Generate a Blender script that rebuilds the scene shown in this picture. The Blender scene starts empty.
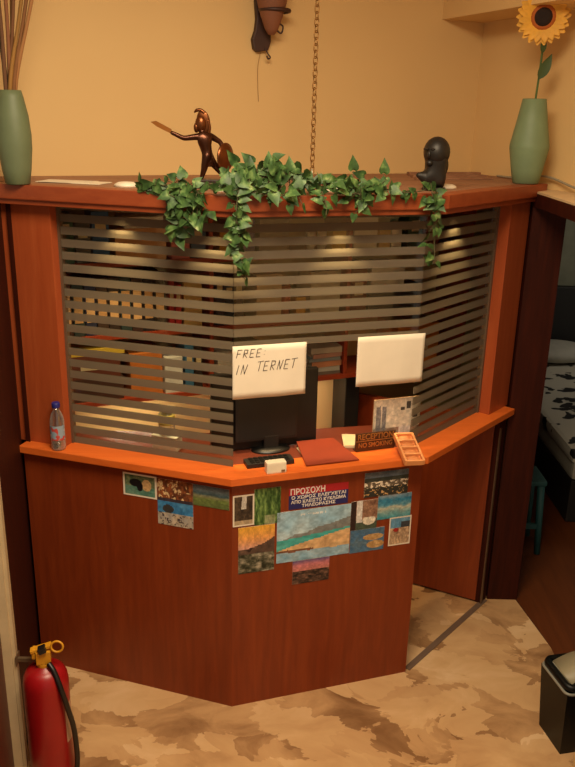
import bpy, bmesh, math, random
from mathutils import Vector, Matrix
random.seed(7)
PI = math.pi
SC = bpy.context.scene
COL = SC.collection

# ------------------------------------------------------------------ camera
F_PX, PITCH, ROLL, CAM_H = 799.6, 0.3241, 0.0237, 2.3325
cam_d = bpy.data.cameras.new('camera'); cam = bpy.data.objects.new('camera', cam_d); COL.objects.link(cam)
fw = Vector((0, math.cos(PITCH), -math.sin(PITCH))); up = Vector((0, math.sin(PITCH), math.cos(PITCH))); rt = Vector((1, 0, 0))
cx = rt*math.cos(ROLL) + up*math.sin(ROLL); cy = -rt*math.sin(ROLL) + up*math.cos(ROLL); cz = -fw
M = Matrix((cx, cy, cz)).transposed().to_4x4(); M.translation = (0, 0, CAM_H)
cam.matrix_world = M
cam_d.sensor_fit = 'VERTICAL'; cam_d.sensor_height = 24.0; cam_d.lens = F_PX/767*24.0
cam_d.clip_start = 0.05
SC.camera = cam

# ------------------------------------------------------------------ world, lights, exposure
w = bpy.data.worlds.new('world'); SC.world = w; w.use_nodes = True
bg = w.node_tree.nodes['Background']; bg.inputs[0].default_value = (1.0, 0.80, 0.58, 1); bg.inputs[1].default_value = 0.42
def area(name, loc, size, power, color, target=None, size_y=None):
    l = bpy.data.lights.new(name, 'AREA'); l.energy = power; l.color = color; l.size = size
    if size_y: l.shape = 'RECTANGLE'; l.size_y = size_y
    o = bpy.data.objects.new(name, l); COL.objects.link(o); o.location = loc
    if target:
        o.rotation_euler = (Vector(target)-Vector(loc)).to_track_quat('-Z', 'Y').to_euler()
    return o
area('ceiling_light', (0.0, 1.5, 3.25), 1.0, 86, (1.0, 0.81, 0.56), (0.0, 1.55, 0))
area('bedroom_light', (3.4, 5.3, 1.85), 0.4, 6.0, (1.0, 0.92, 0.78), (2.2, 6.3, .9))
SC.view_settings.view_transform = 'Standard'; SC.view_settings.look = 'None'
SC.view_settings.gamma = 1; SC.view_settings.use_curve_mapping = False
SC.view_settings.exposure = 0.0
def spot(name, loc, power, color=(1.0, 0.66, 0.30), angle=80, rad=0.03):
    l = bpy.data.lights.new(name, 'SPOT'); l.energy = power; l.color = color; l.spot_size = math.radians(angle); l.spot_blend = 0.6; l.shadow_soft_size = rad
    o = bpy.data.objects.new(name, l); COL.objects.link(o); o.location = loc
    return o
DOWN = [(-0.60, 2.975), (-0.24, 2.885), (0.16, 2.98), (0.60, 3.225)]
DOWN_POWER = [26, 26, 26, 30]
for (x, y), p in zip(DOWN, DOWN_POWER):
    spot('downlight_lamp', (x, y, 2.012), p)

# ------------------------------------------------------------------ materials
def lin(c):
    return tuple(((v/255)/12.92 if v/255 <= 0.04045 else ((v/255+0.055)/1.055)**2.4) for v in c)
def rgba(c): return (*lin(c), 1)
_m = {}
def base_mat(name):
    m = bpy.data.materials.new(name); m.use_nodes = True
    return m, m.node_tree.nodes, m.node_tree.links, m.node_tree.nodes['Principled BSDF']
def plain(c, rough=0.6, metal=0.0, spec=0.5, bump=0.0, var=0.08):
    key = ('plain', c, rough, metal, spec, bump)
    if key in _m: return _m[key]
    m, N, L, p = base_mat('surface_%02x%02x%02x' % c)
    tc = N.new('ShaderNodeTexCoord'); n = N.new('ShaderNodeTexNoise'); n.inputs['Scale'].default_value = 14; n.inputs['Detail'].default_value = 4
    L.new(tc.outputs['Object'], n.inputs['Vector'])
    r = N.new('ShaderNodeValToRGB'); l = lin(c)
    r.color_ramp.elements[0].position = .3; r.color_ramp.elements[1].position = .7
    r.color_ramp.elements[0].color = (*[v*(1-var) for v in l], 1); r.color_ramp.elements[1].color = (*[min(1, v*(1+var)) for v in l], 1)
    L.new(n.outputs['Fac'], r.inputs[0]); L.new(r.outputs[0], p.inputs['Base Color'])
    p.inputs['Roughness'].default_value = rough; p.inputs['Metallic'].default_value = metal
    p.inputs['Specular IOR Level'].default_value = spec
    if bump:
        b = N.new('ShaderNodeBump'); b.inputs['Strength'].default_value = bump; L.new(n.outputs['Fac'], b.inputs['Height']); L.new(b.outputs[0], p.inputs['Normal'])
    _m[key] = m
    return m
def wood(name, stops, scale=(14, 14, 1.1), rough=0.4, spec=0.4, nscale=2.4):
    m, N, L, p = base_mat(name)
    tc = N.new('ShaderNodeTexCoord'); mp = N.new('ShaderNodeMapping'); mp.inputs['Scale'].default_value = scale
    n = N.new('ShaderNodeTexNoise'); n.inputs['Scale'].default_value = nscale; n.inputs['Detail'].default_value = 7; n.inputs['Roughness'].default_value = .62; n.inputs['Distortion'].default_value = .5
    L.new(tc.outputs['Object'], mp.inputs[0]); L.new(mp.outputs[0], n.inputs['Vector'])
    r = N.new('ShaderNodeValToRGB'); e = r.color_ramp.elements
    e[0].position = stops[0][0]; e[0].color = rgba(stops[0][1]); e[1].position = stops[-1][0]; e[1].color = rgba(stops[-1][1])
    for q, c in stops[1:-1]:
        k = e.new(q); k.color = rgba(c)
    L.new(n.outputs['Fac'], r.inputs[0]); L.new(r.outputs[0], p.inputs['Base Color'])
    p.inputs['Roughness'].default_value = rough; p.inputs['Specular IOR Level'].default_value = spec
    b = N.new('ShaderNodeBump'); b.inputs['Strength'].default_value = .04; L.new(n.outputs['Fac'], b.inputs['Height']); L.new(b.outputs[0], p.inputs['Normal'])
    return m
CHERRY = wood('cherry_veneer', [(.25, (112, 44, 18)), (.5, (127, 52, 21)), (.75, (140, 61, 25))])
CHERRY_H = wood('cherry_veneer_lengthwise', [(.25, (130, 56, 27)), (.5, (140, 64, 31)), (.75, (150, 72, 36))], (1.2, 14, 14), .42)
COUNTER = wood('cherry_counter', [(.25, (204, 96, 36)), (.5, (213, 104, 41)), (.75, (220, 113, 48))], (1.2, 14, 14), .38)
POST = wood('cherry_post', [(.25, (152, 68, 34)), (.5, (162, 76, 39)), (.75, (172, 86, 46))])
SHELF = wood('red_shelf_board', [(.3, (140, 52, 26)), (.7, (166, 70, 38))], (1.2, 14, 14), .45)
ROOF = wood('dusty_roof_board', [(.25, (128, 88, 62)), (.5, (146, 102, 74)), (.75, (170, 128, 98))], (1.0, 16, 10), .6)
DARKWOOD = wood('dark_frame_wood', [(.3, (44, 14, 6)), (.7, (64, 22, 9))], rough=.6, spec=.15)
DOORWOOD = wood('dark_red_door_wood', [(.3, (66, 20, 12)), (.7, (90, 32, 18))], rough=.45)
BEDFLOOR = wood('brown_bedroom_floor', [(.3, (84, 40, 15)), (.7, (104, 53, 21))], (12, 1, 8), .4)
def wall_mat():
    m, N, L, p = base_mat('tan_painted_plaster')
    tc = N.new('ShaderNodeTexCoord'); n = N.new('ShaderNodeTexNoise'); n.inputs['Scale'].default_value = 1.3; n.inputs['Detail'].default_value = 5
    L.new(tc.outputs['Object'], n.inputs['Vector'])
    r = N.new('ShaderNodeValToRGB'); r.color_ramp.elements[0].position = .3; r.color_ramp.elements[1].position = .7
    r.color_ramp.elements[0].color = rgba((216, 180, 122)); r.color_ramp.elements[1].color = rgba((222, 187, 128))
    L.new(n.outputs['Fac'], r.inputs[0]); L.new(r.outputs[0], p.inputs['Base Color']); p.inputs['Roughness'].default_value = .75
    n2 = N.new('ShaderNodeTexNoise'); n2.inputs['Scale'].default_value = 60; L.new(tc.outputs['Object'], n2.inputs['Vector'])
    b = N.new('ShaderNodeBump'); b.inputs['Strength'].default_value = .05; L.new(n2.outputs['Fac'], b.inputs['Height']); L.new(b.outputs[0], p.inputs['Normal'])
    return m
WALL = wall_mat()
def floor_mat():
    m, N, L, p = base_mat('marbled_beige_tile')
    tc = N.new('ShaderNodeTexCoord'); mp = N.new('ShaderNodeMapping'); mp.inputs['Rotation'].default_value = (0, 0, .5); mp.inputs['Scale'].default_value = (1.0, 1.5, 1)
    L.new(tc.outputs['Object'], mp.inputs[0])
    nz = N.new('ShaderNodeTexNoise'); nz.inputs['Scale'].default_value = 3.2; nz.inputs['Detail'].default_value = 7; nz.inputs['Roughness'].default_value = .58; nz.inputs['Distortion'].default_value = .6
    L.new(mp.outputs[0], nz.inputs['Vector'])
    add = N.new('ShaderNodeVectorMath'); add.operation = 'MULTIPLY_ADD'; add.inputs[1].default_value = (.55, .55, .55)
    L.new(nz.outputs['Color'], add.inputs[0]); L.new(mp.outputs[0], add.inputs[2])
    vo = N.new('ShaderNodeTexVoronoi'); vo.inputs['Scale'].default_value = 4.6; L.new(add.outputs[0], vo.inputs['Vector'])
    sep = N.new('ShaderNodeSeparateColor'); L.new(vo.outputs['Color'], sep.inputs[0])
    mx = N.new('ShaderNodeMath'); mx.operation = 'MULTIPLY_ADD'; mx.inputs[1].default_value = .36
    L.new(sep.outputs[0], mx.inputs[0])
    n2 = N.new('ShaderNodeMath'); n2.operation = 'MULTIPLY'; n2.inputs[1].default_value = .70; L.new(nz.outputs['Fac'], n2.inputs[0]); L.new(n2.outputs[0], mx.inputs[2])
    r = N.new('ShaderNodeValToRGB'); e = r.color_ramp.elements
    e[0].position = .28; e[0].color = rgba((132, 94, 60)); e[1].position = .78; e[1].color = rgba((222, 186, 142))
    for q, c in ((.38, (164, 124, 84)), (.47, (194, 152, 106)), (.62, (208, 168, 120))):
        k = e.new(q); k.color = rgba(c)
    L.new(mx.outputs[0], r.inputs[0]); L.new(r.outputs[0], p.inputs['Base Color']); p.inputs['Roughness'].default_value = .45
    p.inputs['Specular IOR Level'].default_value = .3
    return m
FLOOR = floor_mat()
def glass_mat(stripes=True):
    m, N, L, p = base_mat('frosted_striped_glass'); N.remove(p); out = N['Material Output']
    tr = N.new('ShaderNodeBsdfTransparent'); tr.inputs[0].default_value = (.93, .95, .92, 1)
    gl = N.new('ShaderNodeBsdfGlossy'); gl.inputs['Roughness'].default_value = .03
    clear = N.new('ShaderNodeMixShader'); clear.inputs[0].default_value = .035; L.new(tr.outputs[0], clear.inputs[1]); L.new(gl.outputs[0], clear.inputs[2])
    df = N.new('ShaderNodeBsdfDiffuse'); df.inputs[0].default_value = rgba((124, 112, 95))
    tl = N.new('ShaderNodeBsdfTranslucent'); tl.inputs[0].default_value = rgba((160, 152, 132))
    a = N.new('ShaderNodeMixShader'); a.inputs[0].default_value = .22; L.new(df.outputs[0], a.inputs[1]); L.new(tl.outputs[0], a.inputs[2])
    fr = N.new('ShaderNodeMixShader'); fr.inputs[0].default_value = .18; L.new(a.outputs[0], fr.inputs[1]); L.new(tr.outputs[0], fr.inputs[2])
    ge = N.new('ShaderNodeNewGeometry'); sx = N.new('ShaderNodeSeparateXYZ'); L.new(ge.outputs['Position'], sx.inputs[0])
    s = N.new('ShaderNodeMath'); s.operation = 'MULTIPLY_ADD'; s.inputs[1].default_value = 1/.0469; s.inputs[2].default_value = -1.085/.0469 + .5 + 40
    L.new(sx.outputs[2], s.inputs[0])
    fc = N.new('ShaderNodeMath'); fc.operation = 'FRACT'; L.new(s.outputs[0], fc.inputs[0])
    d = N.new('ShaderNodeMath'); d.operation = 'SUBTRACT'; d.inputs[1].default_value = .5; L.new(fc.outputs[0], d.inputs[0])
    ab = N.new('ShaderNodeMath'); ab.operation = 'ABSOLUTE'; L.new(d.outputs[0], ab.inputs[0])
    g = N.new('ShaderNodeMath'); g.operation = 'GREATER_THAN'; g.inputs[1].default_value = .19; L.new(ab.outputs[0], g.inputs[0])
    mx = N.new('ShaderNodeMixShader'); L.new(g.outputs[0], mx.inputs[0]); L.new(clear.outputs[0], mx.inputs[1]); L.new(fr.outputs[0], mx.inputs[2])
    L.new(mx.outputs[0], out.inputs[0])
    return m
GLASS = glass_mat()
def clear_plastic(name, tint=(.95, .95, .93), gloss=.12):
    m, N, L, p = base_mat(name); N.remove(p); out = N['Material Output']
    tr = N.new('ShaderNodeBsdfTransparent'); tr.inputs[0].default_value = (*tint, 1)
    gl = N.new('ShaderNodeBsdfGlossy'); gl.inputs['Roughness'].default_value = .08
    df = N.new('ShaderNodeBsdfDiffuse'); df.inputs[0].default_value = (.7, .7, .68, 1)
    lw = N.new('ShaderNodeLayerWeight'); lw.inputs[0].default_value = .2
    a = N.new('ShaderNodeMixShader'); L.new(lw.outputs['Facing'], a.inputs[0]); L.new(tr.outputs[0], a.inputs[1]); L.new(df.outputs[0], a.inputs[2])
    c = N.new('ShaderNodeMixShader'); c.inputs[0].default_value = gloss; L.new(a.outputs[0], c.inputs[1]); L.new(gl.outputs[0], c.inputs[2])
    L.new(c.outputs[0], out.inputs[0])
    return m
def attr_mat(name, rough=.45):
    m, N, L, p = base_mat(name); a = N.new('ShaderNodeAttribute'); a.attribute_name = 'Col'
    L.new(a.outputs['Color'], p.inputs['Base Color']); p.inputs['Roughness'].default_value = rough; p.inputs['Specular IOR Level'].default_value = .3
    return m
PRINT = attr_mat('printed_card')
def leaf_mat():
    m, N, L, p = base_mat('variegated_leaf')
    tc = N.new('ShaderNodeTexCoord'); n = N.new('ShaderNodeTexNoise'); n.inputs['Scale'].default_value = 34; n.inputs['Detail'].default_value = 3
    L.new(tc.outputs['Object'], n.inputs['Vector'])
    r = N.new('ShaderNodeValToRGB'); e = r.color_ramp.elements
    e[0].position = .35; e[0].color = rgba((38, 62, 28)); e[1].position = .80; e[1].color = rgba((160, 168, 112))
    k = e.new(.54); k.color = rgba((62, 92, 44)); k = e.new(.66); k.color = rgba((100, 126, 70))
    L.new(n.outputs['Fac'], r.inputs[0]); L.new(r.outputs[0], p.inputs['Base Color']); p.inputs['Roughness'].default_value = .5; p.inputs['Specular IOR Level'].default_value = .35
    return m
LEAF = leaf_mat()

# ------------------------------------------------------------------ mesh helpers
class MB:
    def __init__(s): s.v = []; s.f = []; s.smooth = []
    def add(s, vs, fs, smooth=False):
        o = len(s.v); s.v += [tuple(v) for v in vs]; s.f += [tuple(i+o for i in f) for f in fs]; s.smooth += [smooth]*len(fs); return s
    def box(s, c, d, rz=0.0, R=None):
        x, y, z = d[0]/2, d[1]/2, d[2]/2
        R = R or Matrix.Rotation(rz, 3, 'Z'); c = Vector(c)
        vs = [c + R @ Vector(q) for q in ((-x,-y,-z),(x,-y,-z),(x,y,-z),(-x,y,-z),(-x,-y,z),(x,-y,z),(x,y,z),(-x,y,z))]
        return s.add(vs, [(3,2,1,0),(4,5,6,7),(0,1,5,4),(1,2,6,5),(2,3,7,6),(3,0,4,7)])
    def prism(s, poly, z0, z1):
        n = len(poly); ar = sum(poly[i][0]*poly[(i+1) % n][1]-poly[(i+1) % n][0]*poly[i][1] for i in range(n))
        if ar < 0: poly = poly[::-1]
        vs = [(p[0], p[1], z0) for p in poly] + [(p[0], p[1], z1) for p in poly]
        return s.add(vs, [tuple(range(n))[::-1], tuple(range(n, 2*n))] + [(i, (i+1) % n, n+(i+1) % n, n+i) for i in range(n)])
    def lathe(s, prof, c=(0, 0, 0), seg=32, R=None, smooth=True, sx=1, sy=1):
        vs = []; c = Vector(c); R = R or Matrix.Identity(3)
        for r, z in prof:
            for k in range(seg):
                a = 2*PI*k/seg; vs.append(c + R @ Vector((r*math.cos(a)*sx, r*math.sin(a)*sy, z)))
        fs = []
        for i in range(len(prof)-1):
            for k in range(seg):
                fs.append((i*seg+k, i*seg+(k+1) % seg, (i+1)*seg+(k+1) % seg, (i+1)*seg+k))
        s.add(vs, fs, smooth)
        o = len(s.v)-len(vs)
        s.f.append(tuple(o+k for k in range(seg))[::-1]); s.smooth.append(False)
        s.f.append(tuple(o+(len(prof)-1)*seg+k for k in range(seg))); s.smooth.append(False)
        return s
    def tube(s, pts, r, seg=8, closed=False):
        pts = [Vector(p) for p in pts]; n = len(pts); rs = r if isinstance(r, (list, tuple)) else [r]*n
        vs = []; prev = None
        for i, p in enumerate(pts):
            if closed: t = pts[(i+1) % n]-pts[i-1]
            else: t = pts[min(i+1, n-1)]-pts[max(i-1, 0)]
            t.normalize()
            if prev is None:
                a = Vector((0, 0, 1)) if abs(t.z) < .9 else Vector((1, 0, 0)); u = t.cross(a).normalized()
            else:
                u = (prev - t*prev.dot(t)).normalized()
            prev = u; q = t.cross(u)
            for k in range(seg):
                an = 2*PI*k/seg; vs.append(p + (u*math.cos(an)+q*math.sin(an))*rs[i])
        fs = []; m = n if closed else n-1
        for i in range(m):
            j = (i+1) % n
            for k in range(seg): fs.append((i*seg+k, i*seg+(k+1) % seg, j*seg+(k+1) % seg, j*seg+k))
        if not closed: fs += [tuple(range(seg))[::-1], tuple((n-1)*seg+k for k in range(seg))]
        return s.add(vs, fs, True)
    def ell(s, c, r, R=None, seg=20, rings=12):
        prof = [(max(1e-4, math.sin(PI*i/rings)), -math.cos(PI*i/rings)) for i in range(rings+1)]
        R = (R or Matrix.Identity(3)) @ Matrix.Diagonal(Vector(r))
        return s.lathe(prof, c, seg, R)
def smooth_pts(pts, n=8):
    pts = [Vector(p) for p in pts]; out = []
    for i in range(len(pts)-1):
        p0 = pts[max(i-1, 0)]; p1 = pts[i]; p2 = pts[i+1]; p3 = pts[min(i+2, len(pts)-1)]
        for k in range(n):
            t = k/n
            out.append(.5*((2*p1)+(p2-p0)*t+(2*p0-5*p1+4*p2-p3)*t*t+(3*p1-p0-3*p2+p3)*t**3))
    out.append(pts[-1]); return out
def mesh_of(name, mb, bevel=0.0):
    me = bpy.data.meshes.new(name); me.from_pydata(mb.v, [], mb.f); me.validate()
    if len(me.polygons) == len(mb.smooth):
        me.polygons.foreach_set('use_smooth', mb.smooth)
    bm = bmesh.new(); bm.from_mesh(me); bmesh.ops.recalc_face_normals(bm, faces=bm.faces)
    if bevel:
        ed = [e for e in bm.edges if len(e.link_faces) == 2 and e.calc_face_angle(0) > .6]
        bmesh.ops.bevel(bm, geom=ed, offset=bevel, segments=2, affect='EDGES', profile=.7)
    bm.to_mesh(me); bm.free(); me.update()
    return me
def mw(o):
    m = o.matrix_basis.copy()
    while o.parent: o = o.parent; m = o.matrix_basis @ m
    return m
def part(name, mb, mat, parent=None, world=False, bevel=0.0, me=None):
    """one mesh object; world=True: vertices are in room coordinates"""
    me = me or mesh_of(name, mb, bevel)
    o = bpy.data.objects.new(name, me); COL.objects.link(o)
    if mat:
        me.materials.clear(); me.materials.append(mat)
    if parent:
        o.parent = parent
        if world: me.transform(mw(parent).inverted())
    else:
        xs = [v.co for v in me.vertices]
        c = Vector(((min(v.x for v in xs)+max(v.x for v in xs))/2, (min(v.y for v in xs)+max(v.y for v in xs))/2, min(v.z for v in xs)))
        me.transform(Matrix.Translation(-c)); o.location = c
    return o
def tag(o, label, cat, group=None):
    o['label'] = label; o['category'] = cat
    if group: o['group'] = group
    return o
def thing(name, label, cat, loc=(0, 0, 0), rz=0.0, group=None):
    o = bpy.data.objects.new(name, None); COL.objects.link(o); o.location = loc; o.rotation_euler = (0, 0, rz); o.empty_display_size = .05
    return tag(o, label, cat, group)
def struct(name, mb, mat, bevel=0.0):
    o = part(name, mb, mat, bevel=bevel); o['kind'] = 'structure'; return o
def skin(name, verts, edges, radii, sub=2, root=0):
    me = bpy.data.meshes.new(name); me.from_pydata(verts, edges, [])
    o = bpy.data.objects.new(name, me); COL.objects.link(o)
    o.modifiers.new('s', 'SKIN'); sm = o.modifiers.new('u', 'SUBSURF'); sm.levels = sub; sm.render_levels = sub
    for i, d in enumerate(me.skin_vertices[0].data):
        r = radii[i]; d.radius = r if isinstance(r, tuple) else (r, r); d.use_root = (i == root)
    dg = bpy.context.evaluated_depsgraph_get(); dg.update()
    out = bpy.data.meshes.new_from_object(o.evaluated_get(dg)); bpy.data.objects.remove(o)
    for p in out.polygons: p.use_smooth = True
    return out

# ------------------------------------------------------------------ plan of the place
V2 = lambda x, y: Vector((x, y))
PL, PA, PB, PR = V2(-1.0634, 2.9811), V2(-.1993, 2.7173), V2(.5535, 2.9628), V2(1.0466, 3.5454)
def nrm(p, q):
    t = (q-p).normalized(); return V2(t.y, -t.x)
N1, N2, N3 = nrm(PL, PA), nrm(PA, PB), nrm(PB, PR)
T1, T2, T3 = (PA-PL).normalized(), (PB-PA).normalized(), (PR-PB).normalized()
LEN1, LEN2, LEN3 = (PA-PL).length, (PB-PA).length, (PR-PB).length
def miter(a, b): return (a+b)/(1+a.dot(b))
def offs(o, ext0=0.0, ext1=0.0):
    return [PL+N1*o-T1*ext0, PA+miter(N1, N2)*o, PB+miter(N2, N3)*o, PR+N3*o+T3*ext1]
def onL(s, o=0.0): return PL+T1*s+N1*o
def onC(s, o=0.0): return PA+T2*s+N2*o
def onR(s, o=0.0): return PB+T3*s+N3*o
E1 = V2(.917, .40).normalized(); E2 = V2(E1.y, -E1.x)       # along the back wall / out of it into the room
W0 = V2(-1.047, 3.345)
def onW(s, off=0.0): return W0+E1*s+E2*off
CORNER = onW(2.125)
def ang(t): return math.atan2(t.y, t.x)

# ------------------------------------------------------------------ structure
struct('floor', MB().prism([(-3, .2), (1.22, .2), (1.26, 3.158), (1.195, 3.555), (1.195, 4.6), (-3, 4.6)], -.06, 0), FLOOR)
struct('wall_back', MB().prism([onW(-1.6), onW(2.29), onW(2.29, -.12), onW(-1.6, -.12)], -.06, 3.3), WALL)
wr = CORNER+E2*3.2
struct('wall_right', MB().prism([CORNER, wr, wr+E1*.12, CORNER+E1*.12-E2*.0], 2.045, 3.3), WALL)
struct('trim_1', MB().prism([CORNER-E1*.235, CORNER-E1*.235+E2*3.2, wr-E1*.001, CORNER-E1*.001], 2.772, 3.3), WALL)
struct('ceiling', MB().prism([(-3, -.2), (3, -.2), (3, 5), (-3, 5)], 3.3, 3.36), plain((225, 205, 170), .8))
# partition with the bedroom doorway
struct('wall_partition', MB().prism([(1.06, 3.56), (1.2, 3.56), (1.2, 7.2), (1.06, 7.2)], 0, 1.985), DARKWOOD)
struct('door_1', MB().box((1.125, 3.553, .99), (.15, .014, 1.98)).box((1.062, 3.575, .99), (.02, .05, 1.98)), DARKWOOD)
struct('wall_partition_near', MB().prism([(1.06, .6), (1.2, .6), (1.2, 2.3), (1.06, 2.3)], 0, 1.979), WALL)
struct('trim_2', MB().prism([(1.05, .6), (1.2, .6), (1.2, 3.6), (1.05, 3.6)], 1.98, 2.036), DARKWOOD)
struct('trim_3', MB().prism([(1.05, .6), (4.6, .6), (4.6, 7.2), (1.05, 7.2)], 2.0365, 2.045), plain((205, 176, 132), .8))
struct('floor_bedroom', MB().prism([(1.2225, .2), (4.6, .2), (4.6, 7.2), (1.2, 7.2), (1.2, 3.56), (1.262, 3.158)], -.06, -.002), BEDFLOOR)
BW = plain((150, 150, 128), .85)
struct('wall_bedroom_far', MB().prism([(1.2, 7.2), (4.6, 7.2), (4.6, 7.3), (1.2, 7.3)], 0, 2.04), BW)
struct('wall_bedroom_right', MB().prism([(4.6, .2), (4.7, .2), (4.7, 7.3), (4.6, 7.3)], 0, 2.04), BW)
# left side: dark boarded wall, white door casing, dark red door
LA, LB = V2(-.955, 2.40), V2(-1.075, 2.985)
tl = (LA-LB).normalized(); nl = V2(-tl.y, tl.x)
if nl.x > 0: nl = -nl
LC = LA+tl*1.6
struct('wall_left', MB().prism([LB-tl*.36, LA, LA+nl*.1, LB-tl*.36+nl*.1], 0, 2.0), DARKWOOD)
CASING = plain((196, 176, 140), .5)
struct('trim_4', MB().prism([LA, LA+tl*.055, LA+tl*.055+nl*.12-tl*0, LA+nl*.12], 0, 2.0).prism([LA-nl*.012+tl*.004, LA-nl*.012+tl*.045, LA+tl*.045, LA+tl*.004], 0, 2.0), CASING)
d2 = struct('door_2', MB().prism([LA+tl*.057+nl*.03, LC+nl*.03, LC+nl*.07, LA+tl*.057+nl*.07], .005, 2.0), DOORWOOD)
strip = struct('trim_5', MB().prism([onR(.02, .01), onR(LEN3-.01, .01), onR(LEN3-.01, -.018), onR(.02, -.018)], 0, .004), plain((112, 90, 74), .5))

# ------------------------------------------------------------------ reception booth
booth = thing('reception_booth', 'cherry wood reception booth with striped glass standing in the corner', 'reception booth', (0, 3.0, 0))
o20 = offs(-.02)
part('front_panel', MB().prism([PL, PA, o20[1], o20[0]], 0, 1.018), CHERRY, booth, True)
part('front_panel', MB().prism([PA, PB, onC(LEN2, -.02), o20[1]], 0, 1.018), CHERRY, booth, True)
part('side_panel', MB().prism([onC(LEN2, -.0205), onC(LEN2-.02, -.0205), onC(LEN2-.02, -.2), onC(LEN2, -.2)], 0, 1.018), CHERRY, booth, True)
sp_end = PL+V2(-.2, .98)*.31
part('side_panel', MB().prism([PL-N1*.021, onL(.02, -.021), sp_end+T1*.02, sp_end], 0, 2.02), DARKWOOD, booth, True)
oc = offs(.03)
inn = offs(-.098)
cpoly = [oc[0], oc[1], oc[2], oc[3]] + inn[::-1]
inner = [onL(0.02, -.17), PA+miter(N1, N2)*-.40, onC(LEN2+.02, -.34), onR(.1, -.17), onR(LEN3, -.17)]
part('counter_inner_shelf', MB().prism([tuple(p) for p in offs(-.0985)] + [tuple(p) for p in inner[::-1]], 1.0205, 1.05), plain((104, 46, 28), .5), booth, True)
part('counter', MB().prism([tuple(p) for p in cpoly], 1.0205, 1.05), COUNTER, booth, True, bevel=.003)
part('post', MB().prism([onL(-.03, -.03), onL(.18, -.03), onL(.18, -.10), onL(-.03, -.10)], 1.05, 2.004), POST, booth, True, bevel=.002)
part('post', MB().prism([onR(.60, -.02), onR(LEN3+.022, -.02), onR(LEN3+.022, -.10), onR(.60, -.10)], 1.05, 2.004), POST, booth, True, bevel=.002)
part('post', MB().prism([onR(LEN3-.06, -.005), onR(LEN3, -.005), onR(LEN3, -.10), onR(LEN3-.06, -.10)], 0, 1.0205), DARKWOOD, booth, True)
part('hinge_strip', MB().prism([onR(LEN3-.064, .002), onR(LEN3-.052, .002), onR(LEN3-.052, -.005), onR(LEN3-.064, -.005)], 0.0, .96), plain((120, 96, 74), .4, .6), booth, True)
def band(o1, o2, e0, e1): 
    a = offs(o1, e0, e1); b = offs(o2, e0, e1); return [tuple(p) for p in a+b[::-1]]
fas = part('fascia', MB().prism(band(.024, -.045, .16, .075), 2.022, 2.074), CHERRY_H, booth, True, bevel=.004)
part('fascia_trim', MB().prism(band(.014, -.06, .14, .06), 2.003, 2.0222), CHERRY_H, fas, True, bevel=.002)
oi = offs(-.045, .0, .0)
roof_poly = [tuple(p) for p in oi] + [(1.048, 3.85), tuple(CORNER), tuple(onW(-.25)), tuple(PL-E2*.25-T1*.05)]
part('roof_board', MB().prism(roof_poly, 2.03, 2.0735), ROOF, booth, True)
gi, go = offs(-.084), offs(-.078)
zb, zt = 1.0505, 2.0025
part('glass_pane', MB().prism([onL(.1895, -.078), go[1]-T1*.0006, gi[1]-T1*.0006, onL(.1895, -.084)], zb, zt), GLASS, booth, True)
part('glass_pane', MB().prism([go[1]+T2*.0006, go[2]-T2*.0006, gi[2]-T2*.0006, gi[1]+T2*.0006], 1.522, zt), GLASS, booth, True)
part('glass_pane', MB().prism([go[2]+T3*.0006, onR(.599, -.078), onR(.599, -.084), gi[2]+T3*.0006], zb, zt), GLASS, booth, True)
EDGE = plain((112, 92, 74), .3, .3)
part('glass_channel', MB().prism([onL(.1802, -.07), onL(.189, -.07), onL(.189, -.095), onL(.1802, -.095)], zb, zt), EDGE, booth, True)
part('glass_channel', MB().prism([onR(.588, -.07), onR(.6, -.07), onR(.6, -.095), onR(.588, -.095)], zb, zt), EDGE, booth, True)
# door of the booth, standing open inwards
hinge = onR(LEN3-.068, -.03); dd = V2(-.895, .446).normalized(); dn = V2(-dd.y, dd.x)
if dn.y > 0: dn = -dn
swing = part('swing_door', MB().prism([hinge, hinge+dd*.70, hinge+dd*.70-dn*.03, hinge-dn*.03], .012, 1.0), CHERRY, booth, True, bevel=.002)
for x, y in DOWN:
    dl = part('downlight', MB().lathe([(.045, -.012), (.048, -.006), (.046, 0)], (x, y, 2.0295), 20).lathe([(.046, 0), (.044, .008), (.030, .015), (.008, .017)], (x, y, 2.0735), 20), plain((226, 214, 190), .4), booth, True)

# ------------------------------------------------------------------ shelves and desk behind the glass
RWA0 = ang(E1)
ZS = [1.150, 1.435, 1.735]
shelf = thing('wall_shelves', 'red-brown wooden shelves on the back wall inside the booth, seen through the glass', 'shelves', (*onW(.9), 0))
for z in ZS:
    part('shelf_board', MB().prism([onW(-.0, .005), onW(1.98, .005), onW(1.98, .275), onW(-.0, .275)], z, z+.02), SHELF, shelf, True)
for s in (-.0, .66, 1.32, 1.98):
    b = MB()
    for i, z in enumerate(ZS):
        z1 = ZS[i+1]-.0005 if i < 2 else 2.025
        b.prism([onW(s-.009, .006), onW(s+.009, .006), onW(s+.009, .27), onW(s-.009, .27)], z+.0205, z1)
    part('upright', b, SHELF, shelf, True)
for s_l in (.35, 1.12):  # unseen lamps added under the lowest shelf to brighten the wall below it
    lx = onW(s_l, .20)
    part('added_lamp_bar', MB().box((lx.x, lx.y, 1.1395), (.3, .035, .019), RWA0), plain((226, 220, 206), .4), shelf, True)
    area('added_fill_light', (lx.x, lx.y, 1.128), .28, 1.7, (1.0, .82, .55), (*onW(s_l, .12), .2), .03)
desk = thing('office_desk', 'brown desk under the shelves inside the booth', 'desk', (*onW(.8, .22), 0))
part('desk_top', MB().prism([onW(.1, .005), onW(1.455, .005), onW(1.415, .42), onW(.1, .42)], .72, .75), SHELF, desk, True)
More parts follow.
